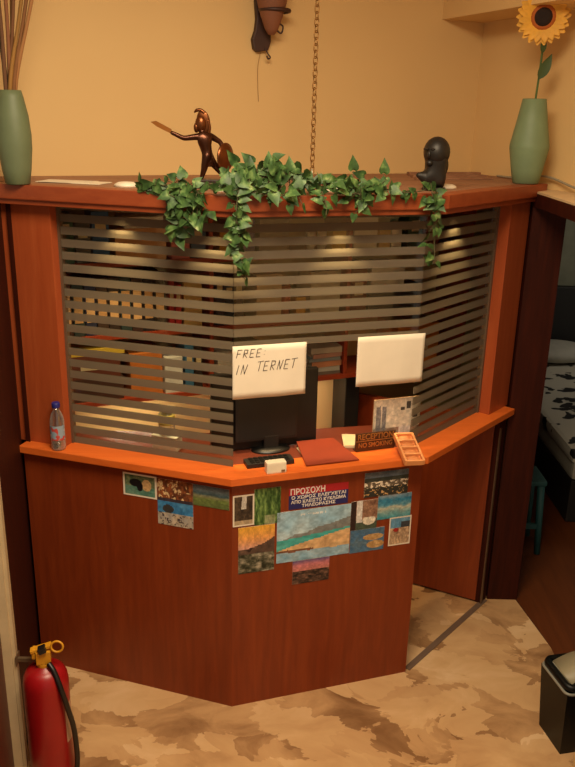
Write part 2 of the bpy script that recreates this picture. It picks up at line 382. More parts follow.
for s in (.12, 1.39):
    part('desk_side', MB().prism([onW(s, .02), onW(s+.02, .02), onW(s+.02, .40), onW(s, .40)], 0, .72), SHELF, desk, True)
tw = tag(part('computer_tower', MB().prism([onW(1.372, .05), onW(1.45, .05), onW(1.45, .19), onW(1.372, .19)], .75, 1.135), plain((18, 18, 17), .5), bevel=.006), 'black computer tower beside the open booth door, under the shelf', 'computer')

RWA = ang(E1)
def stand(name, s0, s1, shelf_i, h, depth, c, label, cat, group=None, zoff=0.0, front=.26, rough=.6, spine=None, bevel=.0015):
    z0 = ZS[shelf_i]+.0203+zoff
    cpt = onW((s0+s1)/2, front-depth/2)
    t = thing(name, label, cat, (*cpt, z0), RWA, group)
    part('cover' if cat in ('book', 'binder') else 'body', MB().box((0, 0, h/2), (s1-s0-.002, depth, h)), plain(c, rough), t, bevel=bevel)
    if spine:
        part('spine_label', MB().box((0, -depth/2-.0008, h*.5), ((s1-s0)*.72, .0015, h*.52)), plain(spine, .7), t)
    return t
# middle shelf, left: row of binders with cream labels
BIND = [(56, 40, 30), (44, 58, 56), (40, 46, 74), (62, 44, 34), (48, 36, 30), (40, 60, 62), (60, 40, 36), (38, 34, 40), (52, 44, 36)]
BNAME = ['brown', 'grey-green', 'navy', 'umber', 'dark brown', 'slate', 'russet', 'near-black', 'drab']
PLACE = ['first', 'second', 'third', 'fourth', 'fifth', 'sixth', 'seventh', 'eighth', 'ninth']
for i in range(9):
    s = .03+i*.048
    stand('ring_binder', s, s+.046, 1, .235, .2, BIND[i], '%s binder with cream label, %s from left in the binder row behind glass' % (BNAME[i], PLACE[i]), 'binder', 'ring binders on the middle shelf', spine=(214, 172, 122) if i % 2 == 0 else (196, 150, 100), front=.262)
# lying items and the rest: (name, s0, s1, shelf, h, depth, colour, label, category, z offset)
ITEMS = [
 ('book', .17, .24, 2, .20, .16, (40, 88, 140), 'blue book standing on the top shelf near the left post, behind striped glass', 'book', 0),
 ('book', .03, .10, 2, .19, .16, (48, 84, 66), 'dark green book at the left end of the top shelf', 'book', 0),
 ('book', .105, .165, 2, .16, .16, (92, 88, 84), 'grey book between the green and the blue book on the top shelf', 'book', 0),
 ('cardboard_box', .26, .47, 2, .13, .18, (206, 150, 98), 'tan cardboard box under white sheets on the top shelf behind left glass', 'box', 0),
 ('paper_ream', .30, .46, 2, .045, .17, (226, 220, 206), 'white paper stack on the tan cardboard box', 'paper', .1305),
 ('file_box', .49, .57, 2, .18, .17, (206, 120, 116), 'pink file box on the top shelf left of the hanging ivy', 'file box', 0),
 ('file_box', .575, .64, 2, .2, .17, (70, 100, 132), 'steel blue file box on the top shelf beside the pink one', 'file box', 0),
 ('storage_tin', .70, .78, 2, .12, .12, (196, 150, 50), 'yellow tin on the top shelf behind the central ivy strand', 'tin', 0),
 ('book', .80, .86, 2, .2, .15, (70, 62, 110), 'violet book on the top shelf beside the yellow tin', 'book', 0),
 ('document_box', .88, 1.02, 2, .16, .17, (120, 100, 84), 'taupe document box at the centre of the top shelf', 'box', 0),
 ('cup', 1.12, 1.165, 2, .085, .045, (226, 216, 196), 'white cup on the top shelf, left of its twin', 'cup', 0),
 ('cup', 1.175, 1.22, 2, .085, .045, (226, 216, 196), 'white cup on the top shelf beside yellow packet', 'cup', 0),
 ('packet', 1.23, 1.30, 2, .09, .06, (212, 170, 50), 'yellow packet beside the white cups on the top shelf', 'packet', 0),
 ('carton', 1.34, 1.46, 2, .17, .14, (218, 206, 184), 'cream carton on the top shelf behind the centre glass', 'box', 0),
 ('packet', 1.47, 1.53, 2, .09, .08, (206, 156, 60), 'amber packet on the top shelf right of the cream carton', 'packet', 0),
 ('packet', 1.535, 1.59, 2, .09, .08, (228, 220, 200), 'white packet on the top shelf right of the amber packet', 'packet', 0),
 ('file_box', 1.62, 1.70, 2, .2, .17, (50, 84, 66), 'green file box on the top shelf near the right ivy strand', 'file box', 0),
 ('file_box', 1.71, 1.79, 2, .19, .17, (120, 50, 36), 'maroon file box right of the green one on the top shelf', 'file box', 0),
 ('book', .475, .50, 1, .22, .17, (158, 30, 32), 'red book at the right end of the binder row, middle shelf', 'book', 0),
 ('book', .503, .53, 1, .19, .17, (176, 36, 40), 'brighter red book right beside the red book on the middle shelf', 'book', 0),
 ('box', .54, .62, 1, .21, .15, (212, 182, 118), 'pale yellow box beside the red books on the middle shelf', 'box', 0),
 ('book', .68, .72, 1, .22, .17, (28, 40, 64), 'navy book behind the central ivy strand on the middle shelf', 'book', 0),
 ('book', .722, .765, 1, .2, .17, (32, 58, 76), 'petrol blue book next to the navy book on the middle shelf', 'book', 0),
 ('book', .768, .81, 1, .21, .17, (58, 44, 48), 'plum book next to the petrol blue book on the middle shelf', 'book', 0),
 ('carton', .87, .99, 1, .2, .16, (208, 186, 150), 'cream carton above the handwritten internet paper on the middle shelf', 'box', 0),
 ('jar', 1.0, 1.05, 1, .15, .05, (196, 96, 52), 'orange jar beside the cream carton on the middle shelf', 'jar', 0),
 ('packet', 1.06, 1.11, 1, .1, .07, (214, 160, 40), 'golden packet on the middle shelf beside the orange jar', 'packet', 0),
 ('box', 1.13, 1.28, 1, .2, .15, (196, 186, 160), 'pale grey-green box on the middle shelf behind the centre glass', 'box', 0),
 ('file_box', 1.335, 1.42, 1, .24, .17, (104, 40, 26), 'rust red file box on the middle shelf above the blank paper', 'file box', 0),
 ('printer_box', 1.43, 1.70, 1, .13, .2, (40, 44, 54), 'wide dark blue-grey box on the middle shelf at right', 'box', 0),
 ('paper_ream', 1.44, 1.62, 1, .09, .19, (216, 212, 198), 'white paper ream lying on the wide dark box', 'paper', .1305),
 ('magazine', .04, .28, 0, .03, .22, (206, 176, 60), 'yellow magazine lying on top of the pile at the left end of the lowest shelf', 'magazine', .2),
 ('magazine_pile', .04, .27, 0, .1, .21, (70, 44, 34), 'brown lower pile of magazines at the left end of the lowest shelf', 'magazines', 0),
 ('file_box', .04, .26, 0, .099, .2, (98, 50, 34), 'rust file box between the brown pile and the yellow magazine', 'file box', .1005),
 ('folder', .30, .44, 0, .19, .2, (198, 116, 50), 'orange folder on the lowest shelf behind the left glass', 'folder', 0),
 ('paper_ream', .45, .53, 0, .16, .18, (214, 216, 214), 'white paper block on the lowest shelf behind the left glass', 'paper', 0),
 ('book', .54, .58, 0, .21, .16, (54, 110, 150), 'sky blue book on the lowest shelf behind the left glass', 'book', 0),
 ('book', .583, .62, 0, .2, .16, (40, 36, 34), 'black book right of the sky blue book on the lowest shelf', 'book', 0),
 ('carton', .69, .80, 0, .15, .16, (206, 200, 190), 'off-white carton on the lowest shelf left of the internet paper', 'box', 0),
 ('file_box', .81, .88, 0, .2, .16, (64, 42, 34), 'brown file box beside the off-white carton on the lowest shelf', 'file box', 0),
 ('file_box', 1.60, 1.84, 0, .21, .2, (190, 108, 36), 'orange flat file box on the lowest shelf at right', 'file box', 0),
]
for n, s0, s1, k, h, dpt, c, lab, cat, zo in ITEMS:
    if n in ('cup', 'jar'):
        t = thing(n, lab, cat, (*onW((s0+s1)/2, .22), ZS[k]+.0203), RWA)
        r = (s1-s0)/2
        part('body', MB().lathe([(r*.7, 0), (r*.95, h*.5), (r, h)], seg=20), plain(c, .4), t)
        if n == 'jar': part('lid', MB().lathe([(r*1.02, 0), (r*1.02, .012)], (0, 0, h), 20), plain((120, 60, 30), .5), t)
        else: part('handle', MB().tube([(r*.9+.012*math.sin(a), 0, h*.5+.02*math.cos(a)) for a in [PI*q/8 for q in range(9)]], .003, 6), plain(c, .4), t)
        continue
    t = stand(n, s0, s1, k, h, dpt, c, lab, cat, zoff=zo, front=.262)
    w_ = s1-s0
    if cat == 'book': part('spine_label', MB().box((0, -dpt/2-.0006, h*.72), (w_*.6, .001, h*.2)), plain((205, 190, 150), .7), t)
    elif cat == 'file box': part('label_holder', MB().box((0, -dpt/2-.0006, h*.5), (w_*.5, .001, h*.25)), plain((200, 184, 150), .7), t)
    elif cat == 'box': part('lid', MB().box((0, 0, h+.006), (w_+.002, dpt+.002, .012)), plain(tuple(int(v*.9) for v in c), .6), t) if zo == 0 and n not in ('printer_box', 'cardboard_box') else None
# magazines in two stacks at the centre of the lowest shelf
MC = [(196, 150, 130), (206, 196, 170), (120, 110, 100), (190, 190, 180), (214, 150, 110), (150, 160, 160)]
MN = ['pinkish', 'cream', 'grey', 'pale grey', 'peach', 'blue-grey']
ORD = ['bottom', 'second from bottom', 'middle', 'fourth', 'fifth', 'top']
for st, (s0, s1) in enumerate(((1.035, 1.135), (1.15, 1.31))):
    z = 0
    n = (4, 6)[st]
    for i in range(n):
        th = .016+.006*((i*7+st*3) % 3)
        j = random.uniform(-.006, .006)
        cpt = onW((s0+s1)/2+j, .135)
        t = thing('magazine', '%s magazine, %s of the %s stack between the two papers' % (MN[(i+st*2) % 6], 'top' if i == n-1 else ORD[i], ('left', 'right')[st]), 'magazine', (*cpt, ZS[0]+.0203+z), RWA+random.uniform(-.06, .06), 'magazines stacked on the lowest shelf')
        part('pages', MB().box((0, 0, th/2), (s1-s0-.006, .23, th-.003)), plain((220, 208, 186), .8), t)
        part('cover', MB().box((0, -.0, th-.001), (s1-s0, .235, .002)).box((0, -.1165, th/2), (s1-s0, .002, th)), plain(MC[(i+st*2) % 6], .4), t)
        z += th+.0004

# ------------------------------------------------------------------ things on and behind the counter
ZC = 1.0503
RC = ang(T2)
mon = thing('computer_monitor', 'black monitor seen from behind under the handwritten internet paper', 'monitor', (-.09, 2.998, ZC), RC+.0)
BLK = plain((17, 16, 15), .42); BLK2 = plain((30, 28, 26), .5)
part('screen_housing', MB().box((0, .0, .166), (.44, .028, .32)), BLK, mon, bevel=.006)
part('rear_bulge', MB().box((0, -.027, .145), (.26, .026, .20)), BLK2, mon, bevel=.012)
part('screen', MB().box((0, .0148, .174), (.41, .001, .28)), plain((8, 9, 12), .15), mon)
part('neck', MB().box((0.02, -.03, .035), (.06, .022, .06)), BLK2, mon, bevel=.004)
part('base', MB().lathe([(.08, 0), (.08, .006), (.03, .014)], (0.02, -.03, 0), 28, sy=.6), BLK, mon)
kb = thing('keypad', 'flat black keypad on the counter in front of the monitor', 'keypad', (-.065, 2.84, ZC), RC)
kc = part('case', MB().box((0, 0, .009), (.19, .06, .018)), BLK2, kb, bevel=.004)
for i in range(8):
    for k in range(3):
        part('key', MB().box((-.07+i*.02, -.018+k*.018, .0195), (.015, .013, .004)), BLK, kc)
wb = thing('card_reader', 'small white plastic box on the counter edge below the monitor', 'box', (-.038, 2.765, ZC), RC)
part('case', MB().box((0, 0, .0225), (.078, .036, .045)), plain((232, 218, 192), .4), wb, bevel=.006)
part('button', MB().box((.025, -.0185, .010), (.014, .003, .008)), plain((120, 90, 60), .5), wb)
fo = thing('folder', 'red-brown folder lying on the counter beside the monitor', 'folder', (.158, 2.945, ZC), RC-.0)
part('cover', MB().add([(-.115, -.10, .004), (.105, -.10, .004), (.07, .10, .02), (-.09, .10, .02), (-.115, -.10, .007), (.105, -.10, .007), (.07, .10, .023), (-.09, .10, .023)], [(3,2,1,0),(4,5,6,7),(0,1,5,4),(1,2,6,5),(2,3,7,6),(3,0,4,7)]), plain((132, 52, 30), .5), fo)
part('pages', MB().box((-.005, 0, .002), (.18, .16, .004)), plain((214, 196, 160), .8), fo)
np_ = tag(part('newspaper', MB().box((.285, 3.075, ZC+.004), (.10, .13, .008), RC-.3).box((.29, 3.07, ZC+.0095), (.09, .12, .004), RC-.4), plain((206, 186, 150), .8)), 'folded cream newspaper lying beside the reception sign', 'newspaper')

def text_mesh(s, size, depth=.0006):
    cu = bpy.data.curves.new('t', 'FONT'); cu.body = s; cu.size = size; cu.extrude = depth; cu.offset = size*.018; cu.align_x = 'CENTER'; cu.align_y = 'CENTER'
    o = bpy.data.objects.new('t', cu); COL.objects.link(o)
    dg = bpy.context.evaluated_depsgraph_get(); dg.update()
    me = bpy.data.meshes.new_from_object(o.evaluated_get(dg)); bpy.data.objects.remove(o); bpy.data.curves.remove(cu)
    return me
def put_text(s, size, x, z, y, width, mat, parent, name='lettering'):
    """text in the x-z plane of its thing, facing -y, fitted to a width"""
    me = text_mesh(s, size)
    xs = [v.co.x for v in me.vertices]; k = width/(max(xs)-min(xs)); mid = (max(xs)+min(xs))/2
    me.transform(Matrix.Translation((x, y, z)) @ Matrix.Rotation(PI/2, 4, 'X') @ Matrix.Diagonal((k, 1, 1, 1)) @ Matrix.Translation((-mid, 0, 0)))
    return part(name, None, mat, parent, me=me)
sg = thing('reception_sign', 'dark brown sign with gold lettering standing on the counter', 'sign', (*((V2(.276, 2.969)+V2(.445, 3.03))/2), ZC), ang(V2(.169, .061)))
BR = plain((66, 38, 20), .4); GOLD = plain((170, 122, 66), .4, .5)
part('plate', MB().box((0, 0, .054), (.176, .008, .047)).box((0, 0, .0235), (.176, .009, .013+.028)), BR, sg, bevel=.001)
part('divider', MB().box((0, -.0052, .045), (.172, .002, .003)), GOLD, sg)
part('foot', MB().box((0, .012, .003), (.17, .03, .006)), BR, sg)
put_text('RECEPTION', .034, 0, .061, -.0046, .158, GOLD, sg)
put_text('NO SMOKING', .028, 0, .026, -.0051, .15, GOLD, sg)

tray = thing('coin_tray', 'peach four-compartment tray lying on the right corner of the counter', 'tray', (.488, 2.938, ZC), math.radians(9))
PE = plain((222, 150, 92), .5)
tray.rotation_euler = (.26, 0, math.radians(9)); tray.location.z += .0235; tray.scale = (.84, 1, 1)
part('foot', MB().box((0, .075, -.014), (.05, .012, .03)), PE, tray)
part('rim', MB().box((-.043, 0, .012), (.010, .18, .024)).box((.043, 0, .012), (.010, .18, .024)).box((0, 0, .004), (.08, .176, .008)), PE, tray, bevel=.002)
for i in range(5):
    part('divider', MB().box((0, -.088+i*.044, .012), (.078, .008, .023)), PE, tray, bevel=.002)
for i in range(4):
    part('coin_cup', MB().lathe([(.034, .008), (.033, .014), (.022, .018), (.001, .019)], (0, -.066+i*.044, 0), 20, sy=.5), plain((206, 128, 74), .5), tray)

bx = thing('plastic_tub', 'white tub behind the left glass on the counter, beneath a yellow label', 'tub', (-.475, 2.955, ZC), ang(T1))
part('body', MB().box((0, 0, .03), (.105, .06, .06)), plain((224, 224, 206), .5), bx, bevel=.006)
part('lid', MB().box((0, 0, .063), (.11, .064, .006)), plain((232, 232, 220), .5), bx, bevel=.002)
jr = thing('glass_jar', 'clear jar with a yellow label standing on the white tub', 'jar', (-.475, 2.955, ZC+.0662), ang(T1))
jrb = part('body', MB().lathe([(.03, 0), (.033, .004), (.033, .085), (.024, .098)], seg=24), clear_plastic('jar_glass'), jr)
part('jar_label', MB().lathe([(.0334, .045), (.0336, .05), (.0336, .08), (.0334, .085)], seg=24), plain((206, 186, 90), .6), jrb)
part('lid', MB().lathe([(.026, .098), (.026, .112)], seg=24), plain((216, 208, 186), .5), jr)

# ---- picture panel
def vn(x, y, s):
    def h(i, j): return math.modf(abs(math.sin(i*127.1+j*311.7+s*74.7)*43758.5453))[0]
    i, j = math.floor(x), math.floor(y); u, v = x-i, y-j; u = u*u*(3-2*u); v = v*v*(3-2*v)
    return (h(i, j)*(1-u)+h(i+1, j)*u)*(1-v)+(h(i, j+1)*(1-u)+h(i+1, j+1)*u)*v
def fb(x, y, s): return .5*vn(x, y, s)+.3*vn(x*2.1, y*2.1, s+1)+.2*vn(x*4.3, y*4.3, s+2)
def mixc(a, b, t): t = max(0, min(1, t)); return tuple(a[i]*(1-t)+b[i]*t for i in range(3))
def grad(stops, v):
    for (a, ca), (b, cb) in zip(stops, stops[1:]):
        if v <= b: return mixc(ca, cb, (v-a)/max(1e-6, b-a))
    return stops[-1][1]
def card_mesh(wd, ht, paint, nx=56, nz=44, th=.0012, border=0.0):
    """upright card, front in the x-z plane facing -y, printed face coloured cell by cell"""
    vs = []; fs = []; cols = []
    for j in range(nz+1):
        for i in range(nx+1): vs.append((-wd/2+wd*i/nx, -th, ht*j/nz))
    for j in range(nz):
        for i in range(nx):
            a = j*(nx+1)+i; fs.append((a, a+1, a+nx+2, a+nx+1))
            u, v = (i+.5)/nx, (j+.5)/nz
            bx_, bz_ = border/wd, border/ht
            if border and (u < bx_ or u > 1-bx_ or v < bz_ or v > 1-bz_): c = (226, 214, 194)
            else:
                c = paint((u-bx_)/(1-2*bx_), (v-bz_)/(1-2*bz_)); k = .78+.44*fb(u*15, v*13, 21); c = tuple(x*k for x in c)
            cols.append(c)
    o = len(vs); vs += [(-wd/2, 0, 0), (wd/2, 0, 0), (wd/2, 0, ht), (-wd/2, 0, ht)]
    q = [0, nx, (nz+1)*(nx+1)-1, nz*(nx+1)]
    for f in ((o+3, o+2, o+1, o), (q[0], o, o+1, q[1]), (q[1], o+1, o+2, q[2]), (q[2], o+2, o+3, q[3]), (q[3], o+3, o, q[0])):
        fs.append(f); cols.append((220, 210, 190))
    me = bpy.data.meshes.new('card'); me.from_pydata(vs, [], fs)
    at = me.color_attributes.new('Col', 'FLOAT_COLOR', 'CORNER')
    for p, c in zip(me.polygons, cols):
        l = lin(tuple(max(0, min(255, x)) for x in c))
        for li in p.loop_indices: at.data[li].color = (*l, 1)
    return me
def blot(u, v, cu, cv, ru, rv): return ((u-cu)/ru)**2+((v-cv)/rv)**2 < 1
def p_resort(u, v):
    if blot(u, v, .13, .46, .035, .40) and v > .15 or (abs(u-.1) < .04 and .15 < v < .85) or (abs(u-.22) < .04 and .15 < v < .85): return (118, 112, 112) if fb(u*30, v*30, 4) > .5 else (140, 132, 128)
    if v < .34+.06*fb(u*8, 1, 3): 
        return mixc((96, 70, 56), (190, 170, 150), fb(u*12, v*12, 5)) if u < .55 or u > .8 else (212, 200, 190)
    if (.58 < u < .66 and .72 < v < .80) or (.7 < u < .78 and .74 < v < .9) or (.84 < u < .95 and .55 < v < .72): return (80, 72, 64)
    return (214, 198, 176)
pp = thing('photo_panel', 'upright picture of pale tower buildings standing behind the reception sign', 'picture', (.452, 3.075, ZC), ang(V2(.169, .061)))
part('print', None, PRINT, pp, me=card_mesh(.212, .198, p_resort))
part('backing', MB().box((0, .0035, .099), (.212, .006, .198)), plain((150, 110, 70), .7), pp)
part('easel_leg', MB().box((0, .037, .056), (.03, .004, .118), R=Matrix.Rotation(.55, 3, 'X')), plain((110, 70, 40), .7), pp)

# ---- bottle
bt = thing('water_bottle', 'small clear plastic water bottle with blue cap on the left end of the counter', 'bottle', (*onL(.165, -.001), ZC))
btb = part('body', MB().lathe([(.022, 0), (.0275, .004), (.028, .02), (.0265, .03), (.028, .04), (.028, .115), (.0265, .128), (.020, .15), (.0125, .163), (.0125, .176)], seg=28), clear_plastic('bottle_plastic', gloss=.22), bt)
part('water', MB().lathe([(.021, .003), (.026, .006), (.0255, .03), (.0245, .036)], seg=24), clear_plastic('water_surface', (.9, .92, .93), .2), btb)
part('cap', MB().lathe([(.0155, .176), (.016, .178), (.016, .192), (.0145, .196)], seg=24), plain((36, 40, 120), .4), bt)
def bottle_label(c):
    b = MB(); vs = []; fs = []; n = 24
    for j in range(2):
        for i in range(n+1):
            a = -PI*.95+PI*.9*i/n; vs.append((.0286*math.cos(a), .0286*math.sin(a), (.045, .105)[j]))
    for i in range(n): fs.append((i, i+1, n+2+i, n+1+i))
    return b.add(vs, fs, True)
def label_mat():
    m, N, L, p = base_mat('bottle_label'); tc = N.new('ShaderNodeTexCoord'); n = N.new('ShaderNodeTexNoise'); n.inputs['Scale'].default_value = 30
    L.new(tc.outputs['Object'], n.inputs['Vector']); r = N.new('ShaderNodeValToRGB'); r.color_ramp.interpolation = 'CONSTANT'; e = r.color_ramp.elements
    e[0].color = rgba((190, 70, 60)); e[1].position = .62; e[1].color = rgba((222, 216, 208)); k = e.new(.44); k.color = rgba((140, 160, 176))
    L.new(n.outputs['Fac'], r.inputs[0]); L.new(r.outputs[0], p.inputs['Base Color']); p.inputs['Roughness'].default_value = .5
    return m
part('bottle_label', bottle_label(None), label_mat(), btb)

# ---- two papers hanging from the centre pane
PAPER = plain((236, 224, 202), .8, var=.03)
STROKES = {'F': [[(0,0),(0,1),(.8,1)],[(0,.52),(.6,.52)]], 'R': [[(0,0),(0,1),(.65,.95),(.65,.55),(0,.5),(.7,0)]], 'E': [[(.75,1),(0,1),(0,0),(.75,0)],[(0,.5),(.6,.5)]],
 'I': [[(0,0),(.08,1)]], 'N': [[(0,0),(.1,1),(.55,0),(.8,1)]], 'T': [[(.4,0),(.4,1)],[(-.1,1),(1,1.05)]], ':': [[(.2,.25),(.2,.3)],[(.2,.7),(.2,.75)]]}
def paper(label, s, wd, z0, ht, lines):
    p = onC(s, -.0755)
    t = thing('paper_sheet', label, 'paper', (*p, z0), RC)
    nx = 24; vs = []; fs = []
    def yy(x, z): return -.0015-.0022*(1-z/ht)*math.sin(PI*(x/wd+.5))**2 - .0015*math.sin(x*40)*(1-z/ht)
    for j in range(9):
        for i in range(nx+1):
            x = -wd/2+wd*i/nx; z = ht*j/8; vs.append((x, yy(x, z), z))
    for j in range(8):
        for i in range(nx): a = j*(nx+1)+i; fs.append((a, a+1, a+nx+2, a+nx+1))
    m = len(vs)
    vs += [(a, b+.0006, c) for a, b, c in vs]; fs += [tuple(k+m for k in f[::-1]) for f in fs]
    rim = [i for i in range(nx+1)] + [(j+1)*(nx+1)-1 for j in range(1, 9)] + [8*(nx+1)+i for i in range(nx-1, -1, -1)] + [j*(nx+1) for j in range(7, 0, -1)]
    fs += [(rim[i], rim[i]+m, rim[(i+1) % len(rim)]+m, rim[(i+1) % len(rim)]) for i in range(len(rim))]
    part('sheet', MB().add(vs, fs, True), PAPER, t)
    for word, x0, zz, hh, ww, slope in lines:
        b = MB(); x = x0
        for ch in word:
            if ch == ' ': x += ww*.7; continue
            for st in STROKES[ch]:
                pts = []
                for (a, c), (a2, c2) in zip(st, st[1:]):
                    for q in range(6): pts.append((a+(a2-a)*q/5, c+(c2-c)*q/5))
                b.tube([(x+px*ww*.78+pz*hh*.22, yy(x+px*ww, zz)-.0004, zz+pz*hh+slope*(x-x0+px*ww)) for px, pz in pts], .0013, 5)
            x += ww*(.55 if ch in 'I:' else 1.0)
        part('handwriting', b, plain((60, 46, 40), .6), t)
    return t
paper('white paper with handwritten words hanging under the left of the centre glass', .163, .285, 1.325, .205, [('FREE:', -.128, .160, .030, .025, 0), ('IN', -.128, .097, .036, .030, 0.0), ('TERNET', -.052, .104, .036, .0265, .02)])
paper('blank white paper hanging under the right of the centre glass', .655, .285, 1.335, .20, [])

# ---- postcards and notices on the front panels
def sky_sea(stops, seed, amp=.06):
    return lambda u, v: mixc(grad(stops, v+amp*(fb(u*6, v*9, seed)-.5)), (40, 40, 36), .25*fb(u*14, v*14, seed+9))
def p_dog(u, v):
    if blot(u, v, .36, .62, .2, .2) or blot(u, v, .5, .45, .1, .25): return (26, 24, 26)
    if blot(u, v, .72, .55, .16, .3): return (196, 160, 110)
    return mixc((60, 110, 96), (120, 150, 130), fb(u*5, v*5, 3)) if v < .45 else mixc((40, 70, 50), (150, 150, 110), fb(u*8, v*8, 4))
def p_market(u, v):
    if v > .58: return mixc((190, 110, 60), (70, 40, 30), fb(u*14, v*14, 8)*1.3-.1) if fb(u*16, v*16, 6) < .62 else (222, 190, 140)
    if v > .52: return (60, 52, 60)
    if v > .28: return (60, 60, 60) if blot(u, v, .3, .36, .16, .09) else mixc((40, 104, 160), (90, 150, 190), fb(u*4, v*9, 2))
    return (70, 60, 66) if fb(u*14, v*14, 5) > .64 else mixc((196, 176, 146), (150, 150, 150), fb(u*6, v*6, 1))
def p_meadow(u, v):
    return mixc(grad([(0, (96, 112, 60)), (.35, (120, 140, 70)), (.5, (150, 150, 110)), (.6, (70, 100, 110)), (.8, (120, 140, 150)), (1, (90, 104, 124))], v+.15*(fb(u*5, v*5, 3)-.5)), (60, 60, 50), .4*fb(u*12, v*12, 7))
def p_street(u, v):
    if abs(u-.5-.1*(v-.5)) < .13 and v > .55: return (196, 190, 180)
    return mixc((36, 30, 26), (110, 90, 70), fb(u*7, v*7, 11)*1.2-.2) if v > .14 else (170, 150, 120)
def p_trees(u, v):
    if v < .25 and .4 < u < .8: return mixc((180, 180, 150), (90, 110, 60), fb(u*8, v*8, 2))
    return mixc((30, 60, 24), (140, 170, 96), fb(u*12, v*6, 13)*1.5-.3)
def p_sunset(u, v):
    if v > .5+.22*u*u+.03*fb(u*12, 0, 3): return grad([(.5, (200, 150, 140)), (.75, (226, 160, 90)), (1, (226, 170, 60))], v)
    if blot(u, v, .3, .55, .09, .09): return (50, 36, 34)
    if v > .42: return mixc((60, 50, 46), (110, 84, 70), fb(u*8, v*8, 5))
    return mixc((40, 44, 30), (190, 180, 160), fb(u*7, v*16, 15)*1.6-.45)
def p_beach(u, v):
    sh = .10+.42*u+.04*fb(u*8, 2, 3)
    mt = .46+.30*max(0, u-.1)**1.1+.08*fb(u*8, 1, 5)
    if v < .17+.03*fb(u*9, 3, 4): return mixc((110, 160, 190), (170, 190, 200), fb(u*8, v*10, 5))
    if v < .17+.05*(1-u)*fb(u*40, v*30, 2)+.04 and u < .5: return (120, 80, 60)
    if v < .22+.30*u**.9+.02*fb(u*7, 4, 6): return mixc((222, 188, 138), (200, 160, 116), fb(u*6, v*12, 8))
    if v < .42+.13*u+.02*fb(u*9, v*3, 6): return mixc((40, 150, 150), (110, 190, 180), fb(u*4, v*10, 9))
    if v < mt-.02 and u > .08: return mixc((110, 120, 124), (140, 140, 136), fb(u*9, v*9, 10))
    return mixc((126, 176, 206), (190, 208, 214), fb(u*3, v*4, 12)) if not (.3 < u < .72 and .88 < v < .93 and fb(u*50, v*20, 1) > .5) else (214, 220, 220)
def p_dusk(u, v):
    if v > .55: return grad([(.55, (190, 120, 110)), (.8, (196, 120, 130)), (1, (96, 84, 130))], v+.1*(fb(u*4, v*4, 2)-.5))
    return mixc((34, 28, 26), (150, 110, 90), fb(u*10, v*14, 3)*1.5-.4)
def p_boats(u, v):
    if abs(u-.32) < .1 and v > .25: return (214, 210, 206)
    if u < .2: return (50, 36, 34)
    if v < .4 and blot(u, v, .7, .3, .25, .16): return (222, 214, 196)
    return mixc((90, 60, 50), (190, 150, 120), fb(u*8, v*8, 14)) if v > .35 else (70, 84, 70)
def p_harbour(u, v):
    if v > .62: return mixc((60, 74, 96), (120, 130, 140), fb(u*5, v*6, 7)) if v > .78 else mixc((40, 50, 50), (70, 70, 60), fb(u*9, v*9, 8))
    if v > .36: return (226, 212, 190) if fb(u*18, v*14, 10) > .55 else (96, 84, 70)
    return (190, 150, 100) if fb(u*20, v*18, 2) > .66 else (52, 52, 46)
def p_bluebay(u, v):
    return mixc(grad([(0, (40, 130, 150)), (.3, (120, 160, 160)), (.45, (180, 180, 160)), (.6, (60, 130, 160)), (.8, (30, 110, 150)), (1, (130, 150, 170))], v+.25*(fb(u*4, v*6, 4)-.5)), (200, 190, 170), .25*fb(u*9, v*9, 6))
def p_cove(u, v):
    if blot(u, v, .75, .28, .26, .17) or blot(u, v, .68, .62, .3, .14): return mixc((214, 180, 130), (160, 120, 70), fb(u*9, v*9, 2))
    return mixc((50, 100, 150), (100, 120, 130), fb(u*5, v*5, 12))
def p_view(u, v):
    if v > .62: return (60, 64, 70) if u > .55 and v < .86 else mixc((70, 130, 170), (140, 170, 190), fb(u*4, v*4, 1))
    if blot(u, v, .3, .55, .14, .08): return (150, 40, 34)
    return mixc((216, 186, 150), (110, 84, 66), fb(u*8, v*8, 6)*1.4-.3)
def pcard(name, label, cat, face, s0, s1, z0, z1, paint, border=0.0, o=0.0, nx=56, nz=44):
    f, rz = (onL, ang(T1)) if face == 'L' else (onC, ang(T2))
    c = f((s0+s1)/2, .0005+o)
    me = card_mesh(s1-s0, z1-z0, paint, nx, nz, .0012, border)
    ob = bpy.data.objects.new(name, me); COL.objects.link(ob); me.materials.append(PRINT)
    ob.location = (c.x, c.y, z0); ob.rotation_euler = (0, 0, rz)
    return tag(ob, label, cat, 'picture cards stuck on the booth front')
pcard('postcard', 'white-bordered card with a black dog, leftmost on the left panel', 'postcard', 'L', .447, .592, .899, .996, p_dog, .007)
pcard('postcard', 'card of orange town above a blue bay and pebbles on the left panel', 'postcard', 'L', .594, .744, .797, .994, p_market)
pcard('postcard', 'green and grey landscape card nearest the booth corner, left panel', 'postcard', 'L', .7455, .893, .905, .992, p_meadow)
pcard('postcard', 'white-bordered portrait card of a shady street, left edge of centre panel', 'postcard', 'C', .003, .087, .836, .967, p_street, .006, .0016)
pcard('postcard', 'green tree card without border, left of the red and blue notice', 'postcard', 'C', .088, .193, .83, .984, p_trees)
pcard('postcard', 'tall orange sunset card over dark hills, left of the big beach picture', 'postcard', 'C', .025, .171, .625, .828, p_sunset)
pcard('beach_poster', 'largest picture, turquoise sea and sandy beach, centre panel', 'poster', 'C', .18, .488, .648, .872, p_beach, nx=70, nz=52)
pcard('postcard', 'small pink dusk card below the big beach picture', 'postcard', 'C', .249, .405, .54, .6465, p_dusk)
pcard('postcard', 'card of white sail and rocks directly right of the big beach picture', 'postcard', 'C', .489, .604, .748, .878, p_boats)
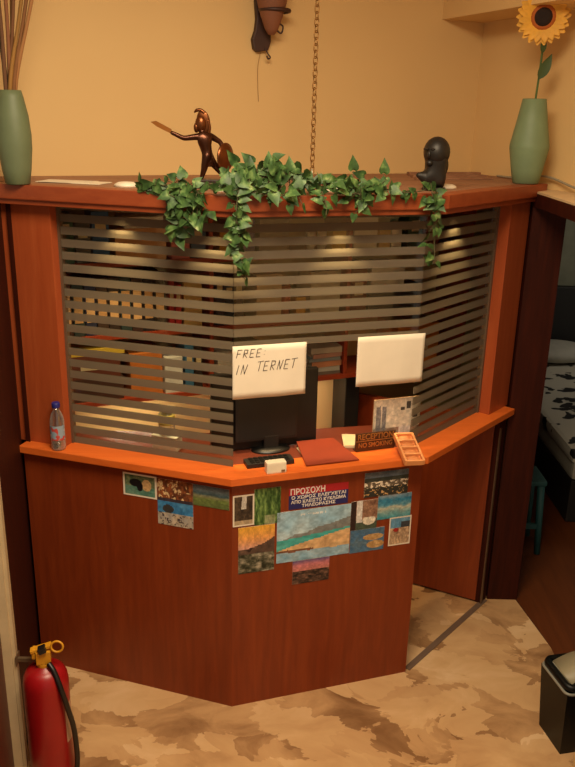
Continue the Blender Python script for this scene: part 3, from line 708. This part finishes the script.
pcard('postcard', 'dark harbour card of white houses, topmost at right on centre panel', 'postcard', 'C', .540, .731, .89, .997, p_harbour, 0, .0016)
pcard('postcard', 'blue bay card beneath the dark harbour card', 'postcard', 'C', .605, .753, .781, .8895, p_bluebay)
pcard('postcard', 'blue cove card with sandy headland, lowest right of the big beach picture', 'postcard', 'C', .491, .641, .644, .7475, p_cove)
pcard('postcard', 'white-bordered portrait card by the right edge of centre panel', 'postcard', 'C', .662, .76, .652, .7835, p_view, .006, .0)
nt = thing('notice', 'red and blue notice with white capital letters above the big beach picture', 'notice', (*onC(.349, .0005), .8785), RC)
RED = plain((170, 26, 38), .45); BLU = plain((30, 34, 96), .45); WHT = plain((230, 222, 214), .5)
part('red_band', MB().box((0, -.0008, .0755), (.246, .0016, .031)), RED, nt)
part('blue_band', MB().box((0, -.0008, .030), (.246, .0016, .0595)), BLU, nt)
put_text('\u03a0\u03a1\u039f\u03a3\u039f\u03a7\u0397', .034, -.046, .0735, -.0022, .142, WHT, nt)
put_text('\u039f \u03a7\u03a9\u03a1\u039f\u03a3 \u0395\u039b\u0395\u0393\u03a7\u0395\u03a4\u0391\u0399', .018, 0, .049, -.0022, .226, WHT, nt)
put_text('\u0391\u03a0\u039f \u039a\u039b\u0395\u0399\u03a3\u03a4\u039f \u039a\u03a5\u039a\u039b\u03a9\u039c\u0391', .018, 0, .030, -.0022, .228, WHT, nt)
put_text('\u03a4\u0397\u039b\u0395\u039f\u03a1\u0391\u03a3\u0397\u03a3', .018, 0.0, .0115, -.0022, .14, WHT, nt)

# ------------------------------------------------------------------ on top of the booth
ZR = 2.0743
vl = thing('vase', 'matte sage green barrel vase at the left end of the booth top, holding dry sticks', 'vase', (-.985, 2.945, ZR))
SAGE = plain((96, 108, 78), .55)
def vase(t, prof):
    inner = [(r-.005, z) for r, z in prof[::-1] if z > .02]
    part('body', MB().lathe(prof+inner+[(.001, .02)], seg=40), SAGE, t)
vase(vl, [(.038, 0), (.043, .004), (.051, .055), (.0585, .125), (.0595, .17), (.054, .235), (.042, .295), (.036, .318)])
vr = thing('vase', 'grey-green faceted vase on the right corner of the booth top, holding a sunflower', 'vase', (1.005, 3.555, ZR))
part('body', MB().lathe([(.048, 0), (.055, .004), (.066, .055), (.082, .145), (.082, .16), (.064, .255), (.049, .343), (.046, .345), (.044, .343), (.056, .245), (.03, .03), (.001, .02)], seg=40), plain((112, 132, 98), .55), vr)
STK = [((-.01, 0), (-.06, .03), (64, 52, 40)), ((.004, .01), (.03, .02), (132, 92, 44)), ((.012, -.004), (.11, .01), (120, 78, 40)), ((-.004, .006), (.055, -.01), (104, 66, 36)), ((.014, .006), (.145, -.02), (150, 104, 60)), ((-.012, -.008), (-.01, -.03), (96, 62, 36)), ((.002, -.012), (.085, .03), (140, 100, 44)), ((0, .004), (.02, -.035), (126, 80, 50))]
ORDN = ['darkest stick leaning furthest left in the left vase', 'tan stick second from left in the left vase', 'brown stick leaning right in the left vase', 'upright dark brown stick at the middle of the left vase', 'pale thin stick leaning furthest right in the left vase', 'brown stick leaning slightly left at the front of the left vase', 'golden stick leaning slightly right at the back of the left vase', 'reddish straight stick at the front of the left vase']
for (a, b, c), lab in zip(STK, ORDN):
    tag(part('dry_stick', MB().tube(smooth_pts([(-.985+a[0]*.5, 2.945+a[1]*.5, ZR+.03), (-.985+a[0], 2.945+a[1], ZR+.31), (-.985+(a[0]+b[0])/2+.004, 2.945+(a[1]+b[1])/2, ZR+.55), (-.985+b[0]*1.25, 2.945+b[1]*1.25, ZR+.86)], 6), [.0075]*10+[.0065]*8+[.004], 7), plain(c, .8)), lab, 'stick', 'dry sticks in the left vase')
# sunflower
sfx, sfy, sfz = .998, 3.56, ZR
sf = thing('sunflower', 'artificial sunflower with dark centre standing in the right vase', 'flower', (sfx, sfy, sfz+.03))
GRN = plain((70, 96, 40), .6)
HC = Vector((-.002, -.03, .625))
part('stem', MB().tube(smooth_pts([(0, 0, 0), (.012, 0, .31), (.018, .004, .45), (.016, 0, .55), HC], 8), .0045, 8), GRN, sf)
tocam = (Vector((0, 0, CAM_H))-Vector((sfx, sfy, sfz+.03))-HC).normalized()
Rf = tocam.to_track_quat('Z', 'Y').to_matrix()
b = MB()
def petal(bm_, ang_, ln, wd, lift, base=.03):
    n = 7; vs = []; fs = []
    d = Vector((math.cos(ang_), math.sin(ang_), 0)); s_ = Vector((-d.y, d.x, 0))
    for i in range(n):
        t = i/(n-1); ww = wd*math.sin(PI*min(.97, .12+t*.86))**.8; cpt = d*(base+ln*t)+Vector((0, 0, lift*t-.5*lift*t*t))
        vs += [HC+Rf @ (cpt-s_*ww+Vector((0, 0, .003))), HC+Rf @ cpt, HC+Rf @ (cpt+s_*ww+Vector((0, 0, .003)))]
    for i in range(n-1):
        fs += [(3*i, 3*i+1, 3*i+4, 3*i+3), (3*i+1, 3*i+2, 3*i+5, 3*i+4)]
    bm_.add(vs, fs, True)
for k in range(22): petal(b, 2*PI*k/22+random.uniform(-.05, .05), .080, .020, .02, .026)
for k in range(20): petal(b, 2*PI*(k+.5)/20+random.uniform(-.05, .05), .070, .018, .04, .026)
part('petals', b, plain((226, 168, 54), .6, var=.15), sf)
def disc_mat():
    return plain((34, 20, 14), .9, bump=.6)
part('flower_head', MB().lathe([(.034, -.004), (.036, .012), (.028, .02), (.016, .022), (.001, .019)], HC, 28, Rf), disc_mat(), sf)
part('ring', MB().lathe([(.050, .004), (.049, .012), (.036, .013)], HC, 28, Rf), plain((170, 88, 28), .8), sf)
part('calyx', MB().lathe([(.006, -.03), (.024, -.02), (.04, -.006)], HC, 20, Rf), GRN, sf)
def flat_leaf(base, tip, wd, nrmv):
    base, tip = Vector(base), Vector(tip); d = tip-base; s_ = d.cross(Vector(nrmv)).normalized(); nn = s_.cross(d).normalized(); b = MB(); vs = []; fs = []; n = 9
    for i in range(n):
        t = i/(n-1); ww = wd*max(.02, math.sin(PI*t**.75)); c = base+d*t+nn*.012*math.sin(PI*t)
        vs += [c-s_*ww+nn*.004, c, c+s_*ww+nn*.004]
    for i in range(n-1): fs += [(3*i, 3*i+1, 3*i+4, 3*i+3), (3*i+1, 3*i+2, 3*i+5, 3*i+4)]
    return b.add(vs, fs, True)
part('leaf', flat_leaf((.012, -.006, .39), (.055, -.01, .49), .022, (0, -1, .2)), plain((58, 78, 34), .6), sf)
part('leaf', flat_leaf((.016, -.006, .49), (.008, -.012, .56), .013, (0, -1, .2)), plain((58, 78, 34), .6), sf)

# spartan figurine
BRZ = plain((72, 40, 24), .28, .75, var=.25); BRZ2 = plain((110, 62, 30), .32, .8)
def P(px, py, y=0): return ((px-208)/281, y, (190.5-py)/281)
spn = thing('warrior_figurine', 'small bronze warrior figurine lunging with a sword and round shield on the booth top', 'figurine', (-.305, 2.972, 2.0743))
V = [P(208.5,163), P(207.5,156), P(205.5,147), P(204.5,140), P(203,136), P(200.5,131),            # 0 hip .. 5 head
     P(198.5,140.5,-.012), P(185,142.5,-.02), P(171.5,136.5,-.02),                                  # 6-8 sword arm
     P(212,140.5,.014), P(221,146,.02), P(223,155.5,.012),                                           # 9-11 shield arm
     P(206,164,-.012), P(204.5,172.5,-.014), P(201.5,181.5,-.014), P(197.5,182,-.014),               # front leg
     P(211.5,164,.012), P(218,172,.014), P(225.5,180.5,.014), P(222,182,.014),
     P(171.0,136.3,-.02)]
Ed = [(0,1),(1,2),(2,3),(3,4),(4,5),(3,6),(6,7),(7,8),(3,9),(9,10),(10,11),(0,12),(12,13),(13,14),(14,15),(0,16),(16,17),(17,18),(18,19)]
V = V[:20]
Rr = [.020,.020,.026,.024,.012,.014, .0125,.0095,.007, .0125,.0095,.007, .0165,.0115,.0075,.0065, .0165,.0115,.0075,.0065]
part('body', None, BRZ, spn, me=skin('body', V, Ed, Rr))
hb = MB().ell(P(201.5,128.5), (.0205, .018, .030)).ell(P(197,132), (.010, .013, .018))
part('helmet', hb, BRZ2, spn)
cr = MB().ell(P(204,126.5), (.024, .0065, .040), Matrix.Rotation(-.12, 3, 'Y'))
cr.tube(smooth_pts([P(195,118), P(197.5,115.8), P(201.5,115.5), P(205.5,118.5)], 4), [.0015, .003, .004, .005]+[.006]*5+[.0065]*4, 8)
cr.tube(smooth_pts([P(208,124), P(210,131), P(209,138), P(207,142)], 4), [.006]*10+[.004, .003, .002], 8)
part('crest', cr, BRZ2, spn)
part('sword', MB().add([P(173,138.5,-.024), P(173,134,-.024), P(158,126.5,-.024), P(152.5,127.5,-.024), P(159,132,-.024), P(173,138.5,-.018), P(173,134,-.018), P(158,126.5,-.018), P(152.5,127.5,-.018), P(159,132,-.018)], [(0,1,2,3,4),(9,8,7,6,5),(0,5,6,1),(1,6,7,2),(2,7,8,3),(3,8,9,4),(4,9,5,0)]), plain((150, 92, 36), .4, .6), spn)
Rs = Matrix.Rotation(math.radians(60), 3, 'Z') @ Matrix.Rotation(PI/2, 3, 'X')
part('shield', MB().lathe([(.001, .012), (.02, .010), (.040, .003), (.050, -.002), (.050, -.006), (.001, .002)], P(226.5,160,.012), 28, Rs), BRZ2, spn)
part('cuirass', MB().ell(P(205,144), (.026, .022, .034), Matrix.Rotation(-.15, 3, 'Y')), BRZ, spn)
part('kilt', MB().lathe([(.017, .012), (.021, -.002), (.026, -.022)], P(208.5,163), 20, sy=.85), BRZ, spn)
part('base', MB().box((.012, 0, .016), (.13, .06, .032)), plain((40, 28, 20), .4), spn, bevel=.004)

# bust
bs = thing('bust', 'dark bronze head bust at the right part of the booth top', 'bust', (.535, 3.11, 2.0743))
DBZ = plain((38, 34, 30), .45, .35, var=.3)
def Q(px, py, y=0): return ((px-437)/263, y, (191.5-py)/263)
V = [Q(436,190), Q(436.5,181), Q(437.5,171), Q(437.5,160), Q(437.5,150), Q(427,178.5,-.012), Q(418,176.5,-.014), Q(446,181,.01), Q(431,158,-.022), Q(429,163,-.03)]
Ed = [(0,1),(1,2),(2,3),(3,4),(1,5),(5,6),(1,7),(3,8),(8,9)]
part('head', None, DBZ, bs, me=skin('bust', V, Ed, [(.044,.036),(.045,.038),(.042,.042),(.050,.048),(.046,.046),.024,.007,.026,.026,.015], 2, 1))
hm = MB().ell(Q(437.5,155), (.050, .053, .056)).ell(Q(442,168,.018), (.034, .03, .05))
part('hair', hm, DBZ, bs)
fc_ = MB().ell(Q(428.5,157,-.038), (.007, .010, .014)).ell(Q(430,165,-.032), (.014, .014, .012)).ell(Q(426,152,-.028), (.012,.014,.004)).ell(Q(432,152,-.042), (.010,.010,.004))
part('face', fc_, DBZ, bs)
part('pedestal', MB().lathe([(.044, 0), (.045, .006), (.042, .012)], seg=28), DBZ, bs)

# chain from the ceiling
lk = MB(); z = 2.135
ch = thing('hanging_chain', 'thin brass chain hanging from the ceiling above the middle of the booth', 'chain', (.078, 3.3, 2.10))
links = MB(); k = 0; z = .012
while z < 1.18:
    L_ = .030; r = .009; pts = []
    for q in range(14):
        a = 2*PI*q/14; x = r*math.cos(a); zz = math.sin(a); zz = (L_/2-r)*(1 if zz > 0 else -1)*(1 if abs(zz) > .1 else abs(zz)*10)+r*zz
        aa = (k % 2)*PI/2+.55
        pts.append((x*math.cos(aa), x*math.sin(aa), z+L_/2+zz))
    links.tube(pts, .0022, 6, closed=True); z += L_-.0075; k += 1
part('links', links, plain((150, 108, 56), .4, .6), ch)
part('hook', MB().tube([(.0, 0, .03), (.0, 0, .005), (.006, 0, -.008), (.0, 0, -.018), (-.008, 0, -.010)], .003, 6), plain((190, 180, 160), .4, .5), ch)

# wall lamp
wl = thing('wall_sconce', 'brown clay and iron wall sconce high on the back wall', 'wall lamp', (*onW(.985, .001), 2.585), RWA)
CLAY = plain((126, 78, 52), .7); IRON = plain((56, 28, 18), .55)
bp = MB(); prof = [(-.032,0),(-.048,.012),(-.055,.05),(-.042,.085),(-.036,.13),(-.042,.20),(-.034,.30),(.03,.30),(.04,.2),(.03,.12),(.028,.08),(.03,.045),(.018,.008)]
n = len(prof); bp.add([(x, -.028, z) for x, z in prof]+[(x, 0, z) for x, z in prof], [tuple(range(n)), tuple(range(n, 2*n))[::-1]]+[(i, n+i, n+(i+1) % n, (i+1) % n) for i in range(n)])
part('back_plate', bp, IRON, wl, bevel=.005)
part('shade', MB().lathe([(.014, .055), (.03, .075), (.05, .125), (.068, .18), (.075, .24), (.073, .30), (.067, .30), (.068, .24), (.06, .18), (.001, .09)], (.008, -.085, .01), 28, None, True, .92, .92), CLAY, wl)
part('ring', MB().tube([(.022+.062*math.cos(a), -.085+.055*math.sin(a), .16) for a in [2*PI*q/24 for q in range(24)]], .0085, 8, closed=True), IRON, wl)
part('scroll', MB().tube(smooth_pts([(.0, -.03, .15), (.03, -.06, .10), (.055, -.075, .075), (.062, -.08, .10), (.048, -.08, .11)], 6), .004, 6).tube(smooth_pts([(.0, -.026, .02), (.012, -.035, -.004), (.022, -.04, -.02), (.012, -.04, -.026), (.006, -.04, -.014)], 6), .0035, 6), IRON, wl)
part('cord', MB().tube(smooth_pts([(-.012, -.01, .0), (-.022, -.006, -.06), (-.020, -.004, -.14), (-.016, -.004, -.20)], 6), .0012, 5), plain((150, 112, 66), .7), wl)

# loose things on the roof
tag(part('paper_sheet', MB().box((-.82, 3.085, 2.0752), (.26, .11, .002), -.25).box((-.84, 3.08, 2.0773), (.2, .10, .002), -.15), plain((222, 208, 180), .8)), 'white papers lying flat on the booth roof right of the left vase', 'paper')
tag(part('cable', MB().tube(smooth_pts([(.975, 3.93, 2.080), (1.0, 3.84, 2.081), (1.02, 3.80, 2.084), (1.03, 3.78, 2.10), (1.12, 3.62, 2.10), (1.17, 3.46, 2.075), (1.2, 3.2, 2.049)], 8), .005, 6), plain((150, 140, 118), .5)), 'grey cable running over the right rear of the booth roof', 'cable')
for i in range(3):
    a = V2(.55, 3.63+i*.12)
    tag(part('wood_batten', MB().prism([a, a+V2(.36, .12), a+V2(.35, .155), a+V2(-.01, .035)], 2.0743, 2.082+.004*i), ROOF), ('front', 'middle', 'rear')[i]+' brown batten lying on the booth roof behind the bust', 'batten', 'battens on the booth roof')

# ivy garland
ivy = thing('ivy_garland', 'artificial variegated ivy garland draped over the booth front edge', 'garland', (*onC(.1, .03), 2.075))
lv = MB(); vine = MB()
def heart(c, d, nrmv, size):
    d = Vector(d).normalized(); nrmv = Vector(nrmv); s_ = d.cross(nrmv)
    if s_.length < 1e-3: s_ = d.orthogonal()
    s_.normalize(); nn = s_.cross(d).normalized(); c = Vector(c)
    out = [(0, .06), (.24, -.06), (.42, .10), (.43, .32), (.30, .62), (.13, .90), (0, 1.15)]
    mid = [0.06, .06, .18, .36, .6, .86, 1.15]
    vs = []; curl = random.uniform(.05, .22); fold = random.uniform(.10, .28)
    for (x, y), m in zip(out, mid):
        h_ = -curl*y*y
        vs += [c+d*(y*size)-s_*(x*size)+nn*((h_+fold*x)*size), c+d*(m*size)+nn*(-curl*m*m*size), c+d*(y*size)+s_*(x*size)+nn*((h_+fold*x)*size)]
    fs = []
    for i in range(6): fs += [(3*i, 3*i+1, 3*i+4, 3*i+3), (3*i+1, 3*i+2, 3*i+5, 3*i+4)]
    lv.add(vs, fs, True)
def strand(pts, n, size, spread, front, upb=0.0):
    pp_ = smooth_pts(pts, 10); vine.tube(pp_, .0022, 5)
    for i in range(n):
        p = pp_[int(random.random()*(len(pp_)-1))]
        off = Vector((random.gauss(0, spread), random.gauss(0, spread*.6), random.gauss(0, spread)))
        nv = Vector((front.x+random.gauss(0, .5), front.y+random.gauss(0, .35), .35+random.gauss(0, .4))).normalized()
        d = Vector((random.gauss(0, .8), random.gauss(0, .4), random.gauss(-.35+upb, .6)))
        d = d-nv*d.dot(nv)
        s = size*random.uniform(.7, 1.25)
        q = p+off
        # keep leaves out of the booth front
        heart(q, d, nv, s)
        vine.tube([p, (p+q)/2+Vector((0, 0, .004)), q], .0012, 4)
def fL(s, z, o=.05): p = onL(s, o); return (p.x, p.y, z)
def fC(s, z, o=.05): p = onC(s, o); return (p.x, p.y, z)
strand([fL(.58, 2.09, .02), fL(.70, 2.10, .02), fL(.82, 2.105, .03), fC(.0, 2.11, .02)], 37, 0.037, .014, N1, .2)
strand([fL(.72, 2.09), fL(.75, 2.04, .055), fL(.74, 1.99, .05), fL(.70, 1.945, .05)], 53, 0.039, .022, N1)
strand([fL(.80, 2.09), fL(.80, 2.03, .05), fL(.79, 1.98, .05)], 25, 0.035, .02, N1)
strand([fC(.01, 2.1), fC(.0, 2.02, .06), fC(.012, 1.95, .055), fC(.01, 1.88, .05), fC(.02, 1.81, .05)], 59, 0.035, .013, N2)
strand([fC(-.02, 2.12, .0), fC(.08, 2.135, -.01), fC(.16, 2.13, .0), fC(.26, 2.12, .0)], 96, 0.043, .026, N2, .25)
strand([fC(.02, 2.095, .05), fC(.12, 2.08, .055), fC(.22, 2.075, .05)], 40, 0.039, .018, N2)
strand([fC(.24, 2.11, .0), fC(.36, 2.11, .0), fC(.46, 2.105, .01), fC(.54, 2.095, .02)], 53, 0.037, .02, N2, .1)
strand([fC(.38, 2.10, .04), fC(.44, 2.08, .055), fC(.50, 2.09, .05)], 31, 0.039, .02, N2)
strand([fC(.44, 2.09, .05), fC(.445, 2.05, .055), fC(.45, 2.03, .055)], 8, 0.035, .012, N2)
strand([fC(.30, 2.09, .05), fC(.315, 2.04, .055), fC(.315, 2.01, .055)], 5, 0.033, .006, N2)
strand([fC(.54, 2.095, .03), fC(.62, 2.085, .05), fC(.70, 2.095, .045)], 12, 0.035, .008, N2)
strand([fC(.71, 2.09, .05), fC(.725, 2.02, .06), fC(.735, 1.93, .05), fC(.745, 1.84, .05)], 31, 0.039, .013, (N2+N3)/2)
for s, z in ((.125, 2.165), (.43, 2.155), (.545, 2.145), (.06, 2.15), (.2, 2.15)):
    p = Vector(fC(s, z, .0)); vine.tube([p+Vector((0, 0, -.06)), p], .0016, 5); heart(p, (random.uniform(-.2, .2), 0, 1), (N2.x, N2.y, .2), .047)
part('vine', vine, plain((74, 70, 40), .7), ivy, True)
lo = part('foliage', lv, LEAF, ivy, True)

# ------------------------------------------------------------------ floor things
ex = thing('fire_extinguisher', 'red fire extinguisher standing on the floor by the white door casing', 'fire extinguisher', (-.837, 2.36, 0))
REDP = plain((150, 14, 20), .35)
part('cylinder', MB().lathe([(.070, 0), (.077, .006), (.079, .02), (.079, .40), (.076, .425), (.066, .447), (.048, .462), (.024, .470), (.02, .48)], seg=40), REDP, ex)
YEL = plain((208, 146, 30), .45)
vv = MB().lathe([(.021, .472), (.024, .478), (.024, .505), (.02, .51)], seg=20).box((.0, 0, .53), (.05, .042, .05), .25)
vv.v = [(x, y, z-.022) for x, y, z in vv.v]
part('valve', vv, YEL, ex, bevel=.004)
part('lever', MB().box((-.006, -.002, .541), (.074, .026, .012), R=Matrix.Rotation(.25, 3, 'Z') @ Matrix.Rotation(-.22, 3, 'Y')).box((-.03, -.006, .523), (.012, .026, .04)), YEL, ex, bevel=.003)
part('gauge', MB().box((.002, -.016, .544), (.026, .03, .020), R=Matrix.Rotation(.25, 3, 'Z') @ Matrix.Rotation(-.3, 3, 'Y')), plain((24, 22, 22), .4), ex, bevel=.003)
part('pull_ring', MB().tube([(.052+.021*math.cos(a), -.006+.004*math.sin(a), .550+.019*math.sin(a)) for a in [2*PI*q/20 for q in range(20)]], .004, 6, closed=True), YEL, ex)
part('hose', MB().tube(smooth_pts([(.022, -.018, .488), (.045, -.035, .465), (.07, -.055, .41), (.088, -.05, .32), (.099, -.035, .22), (.102, -.03, .10), (.096, -.03, .03)], 8), .0095, 10), plain((18, 16, 16), .4), ex)
part('label', MB().add([(.0795*math.cos(a), .0795*math.sin(a), z) for z in (.16, .32) for a in [-.45+.9*q/10 for q in range(11)]], [(i, i+1, i+12, i+11) for i in range(10)], True), plain((196, 160, 130), .5), ex)
wb_ = LA+tl*.03
hk = thing('wall_bracket', 'grey metal bracket on the white casing behind the extinguisher valve', 'bracket', (wb_.x+.0135, wb_.y, .475))
part('arm', MB().box((.034, 0, .006), (.07, .012, .014)), plain((128, 108, 84), .4, .6), hk)
part('plate', MB().box((.0015, 0, .008), (.003, .04, .04)), plain((128, 108, 84), .4, .6), hk)

tb = thing('waste_bin', 'black waste bin with grey rim on the tiles by the bedroom doorway', 'bin', (1.188, 2.60, 0), math.atan2(2.489-2.649, 1.094-1.06))
def taper(mb, x0, y0, x1, y1, z0, z1):
    mb.add([(-x0,-y0,z0),(x0,-y0,z0),(x0,y0,z0),(-x0,y0,z0),(-x1,-y1,z1),(x1,-y1,z1),(x1,y1,z1),(-x1,y1,z1)], [(3,2,1,0),(0,1,5,4),(1,2,6,5),(2,3,7,6),(3,0,4,7)])
    return mb
BINB = plain((5, 7, 6), .45, 0, .3)
body = taper(MB(), .082, .115, .098, .135, 0, .29)
taper(body, .078, .111, .094, .131, .004, .29)
body.add([(-.098,-.135,.29),(.098,-.135,.29),(.098,.135,.29),(-.098,.135,.29),(-.094,-.131,.29),(.094,-.131,.29),(.094,.131,.29),(-.094,.131,.29)], [(0,1,5,4),(1,2,6,5),(2,3,7,6),(3,0,4,7)])
part('body', body, BINB, tb)
def rrect(hx, hy, r, n=5):
    out = []
    for cx_, cy_, a0 in ((hx-r, hy-r, 0), (-hx+r, hy-r, PI/2), (-hx+r, -hy+r, PI), (hx-r, -hy+r, 1.5*PI)):
        for i in range(n+1): a = a0+PI/2*i/n; out.append((cx_+r*math.cos(a), cy_+r*math.sin(a)))
    return out
part('rim', MB().tube([(x, y, .293) for x, y in rrect(.099, .136, .025)], .0055, 8, closed=True), plain((132, 130, 118), .4), tb)
part('lid_frame', MB().tube([(x, y, .312) for x, y in rrect(.088, .124, .025)], .015, 8, closed=True), BINB, tb)
fl = MB(); vs = []; fs = []
for i in range(11):
    y = -.105+.21*i/10; z = .318+.035*math.sin(PI*i/10)
    vs += [(-.07, y, z), (.07, y, z), (-.07, y, z-.006), (.07, y, z-.006)]
for i in range(10):
    a = 4*i; fs += [(a, a+1, a+5, a+4), (a+3, a+2, a+6, a+7), (a, a+4, a+6, a+2), (a+1, a+3, a+7, a+5)]
fl.add(vs, fs, True)
part('flap', fl, plain((150, 140, 112), .5), tb)

# ------------------------------------------------------------------ bedroom beyond the doorway
bed = thing('bed', 'low bed with dark base in the dim room beyond the doorway', 'bed', (2.05, 5.0, 0), 0)
part('base', MB().box((.35, .45, .14), (1.35, 2.1, .28)), plain((22, 17, 14), .6), bed, bevel=.01)
part('headboard', MB().box((.3, 1.55, .52), (1.45, .07, 1.04)), plain((16, 14, 13), .6), bed, bevel=.01)
part('mattress', MB().box((.35, .45, .37), (1.35, 2.1, .18)), plain((160, 156, 140), .8), bed, bevel=.03)
def cover_mat():
    m, N, L, p = base_mat('black_leaf_print_sheet'); tc = N.new('ShaderNodeTexCoord'); n = N.new('ShaderNodeTexVoronoi'); n.inputs['Scale'].default_value = 6.5
    nz = N.new('ShaderNodeTexNoise'); nz.inputs['Scale'].default_value = 7; ad = N.new('ShaderNodeVectorMath'); ad.operation = 'MULTIPLY_ADD'; ad.inputs[1].default_value = (.25, .25, .25)
    L.new(tc.outputs['Object'], nz.inputs['Vector']); L.new(nz.outputs['Color'], ad.inputs[0]); L.new(tc.outputs['Object'], ad.inputs[2]); L.new(ad.outputs[0], n.inputs['Vector'])
    r = N.new('ShaderNodeValToRGB'); e = r.color_ramp.elements; e[0].color = rgba((20, 20, 20)); e[0].position = .34; e[1].position = .38; e[1].color = rgba((196, 192, 176))
    L.new(n.outputs['Distance'], r.inputs[0]); L.new(r.outputs[0], p.inputs['Base Color']); p.inputs['Roughness'].default_value = .85
    return m
part('bedspread', MB().box((.35, .30, .4335), (1.38, 1.82, .08)), cover_mat(), bed, bevel=.03)
pl = tag(part('pillow', MB().ell((2.15, 6.28, .555), (.34, .2, .085)), plain((176, 174, 162), .85)), 'pale pillow at the head of the bed in the dim room', 'pillow')
stl = thing('plastic_stool', 'teal plastic stool beside the bed in the dim room', 'stool', (1.335, 4.12, 0), .0)
TEAL = plain((36, 84, 86), .6)
part('seat', MB().box((0, 0, .435), (.22, .22, .03)), TEAL, stl, bevel=.01)
for sx in (-1, 1):
    for sy in (-1, 1):
        part('leg', MB().tube([(sx*.105, sy*.105, 0), (sx*.085, sy*.085, .42)], [.018, .022], 8), TEAL, stl)
part('stretcher', MB().box((0, -.098, .17), (.17, .02, .03)), TEAL, stl)
part('stretcher', MB().box((0, .098, .17), (.17, .02, .03)), TEAL, stl)
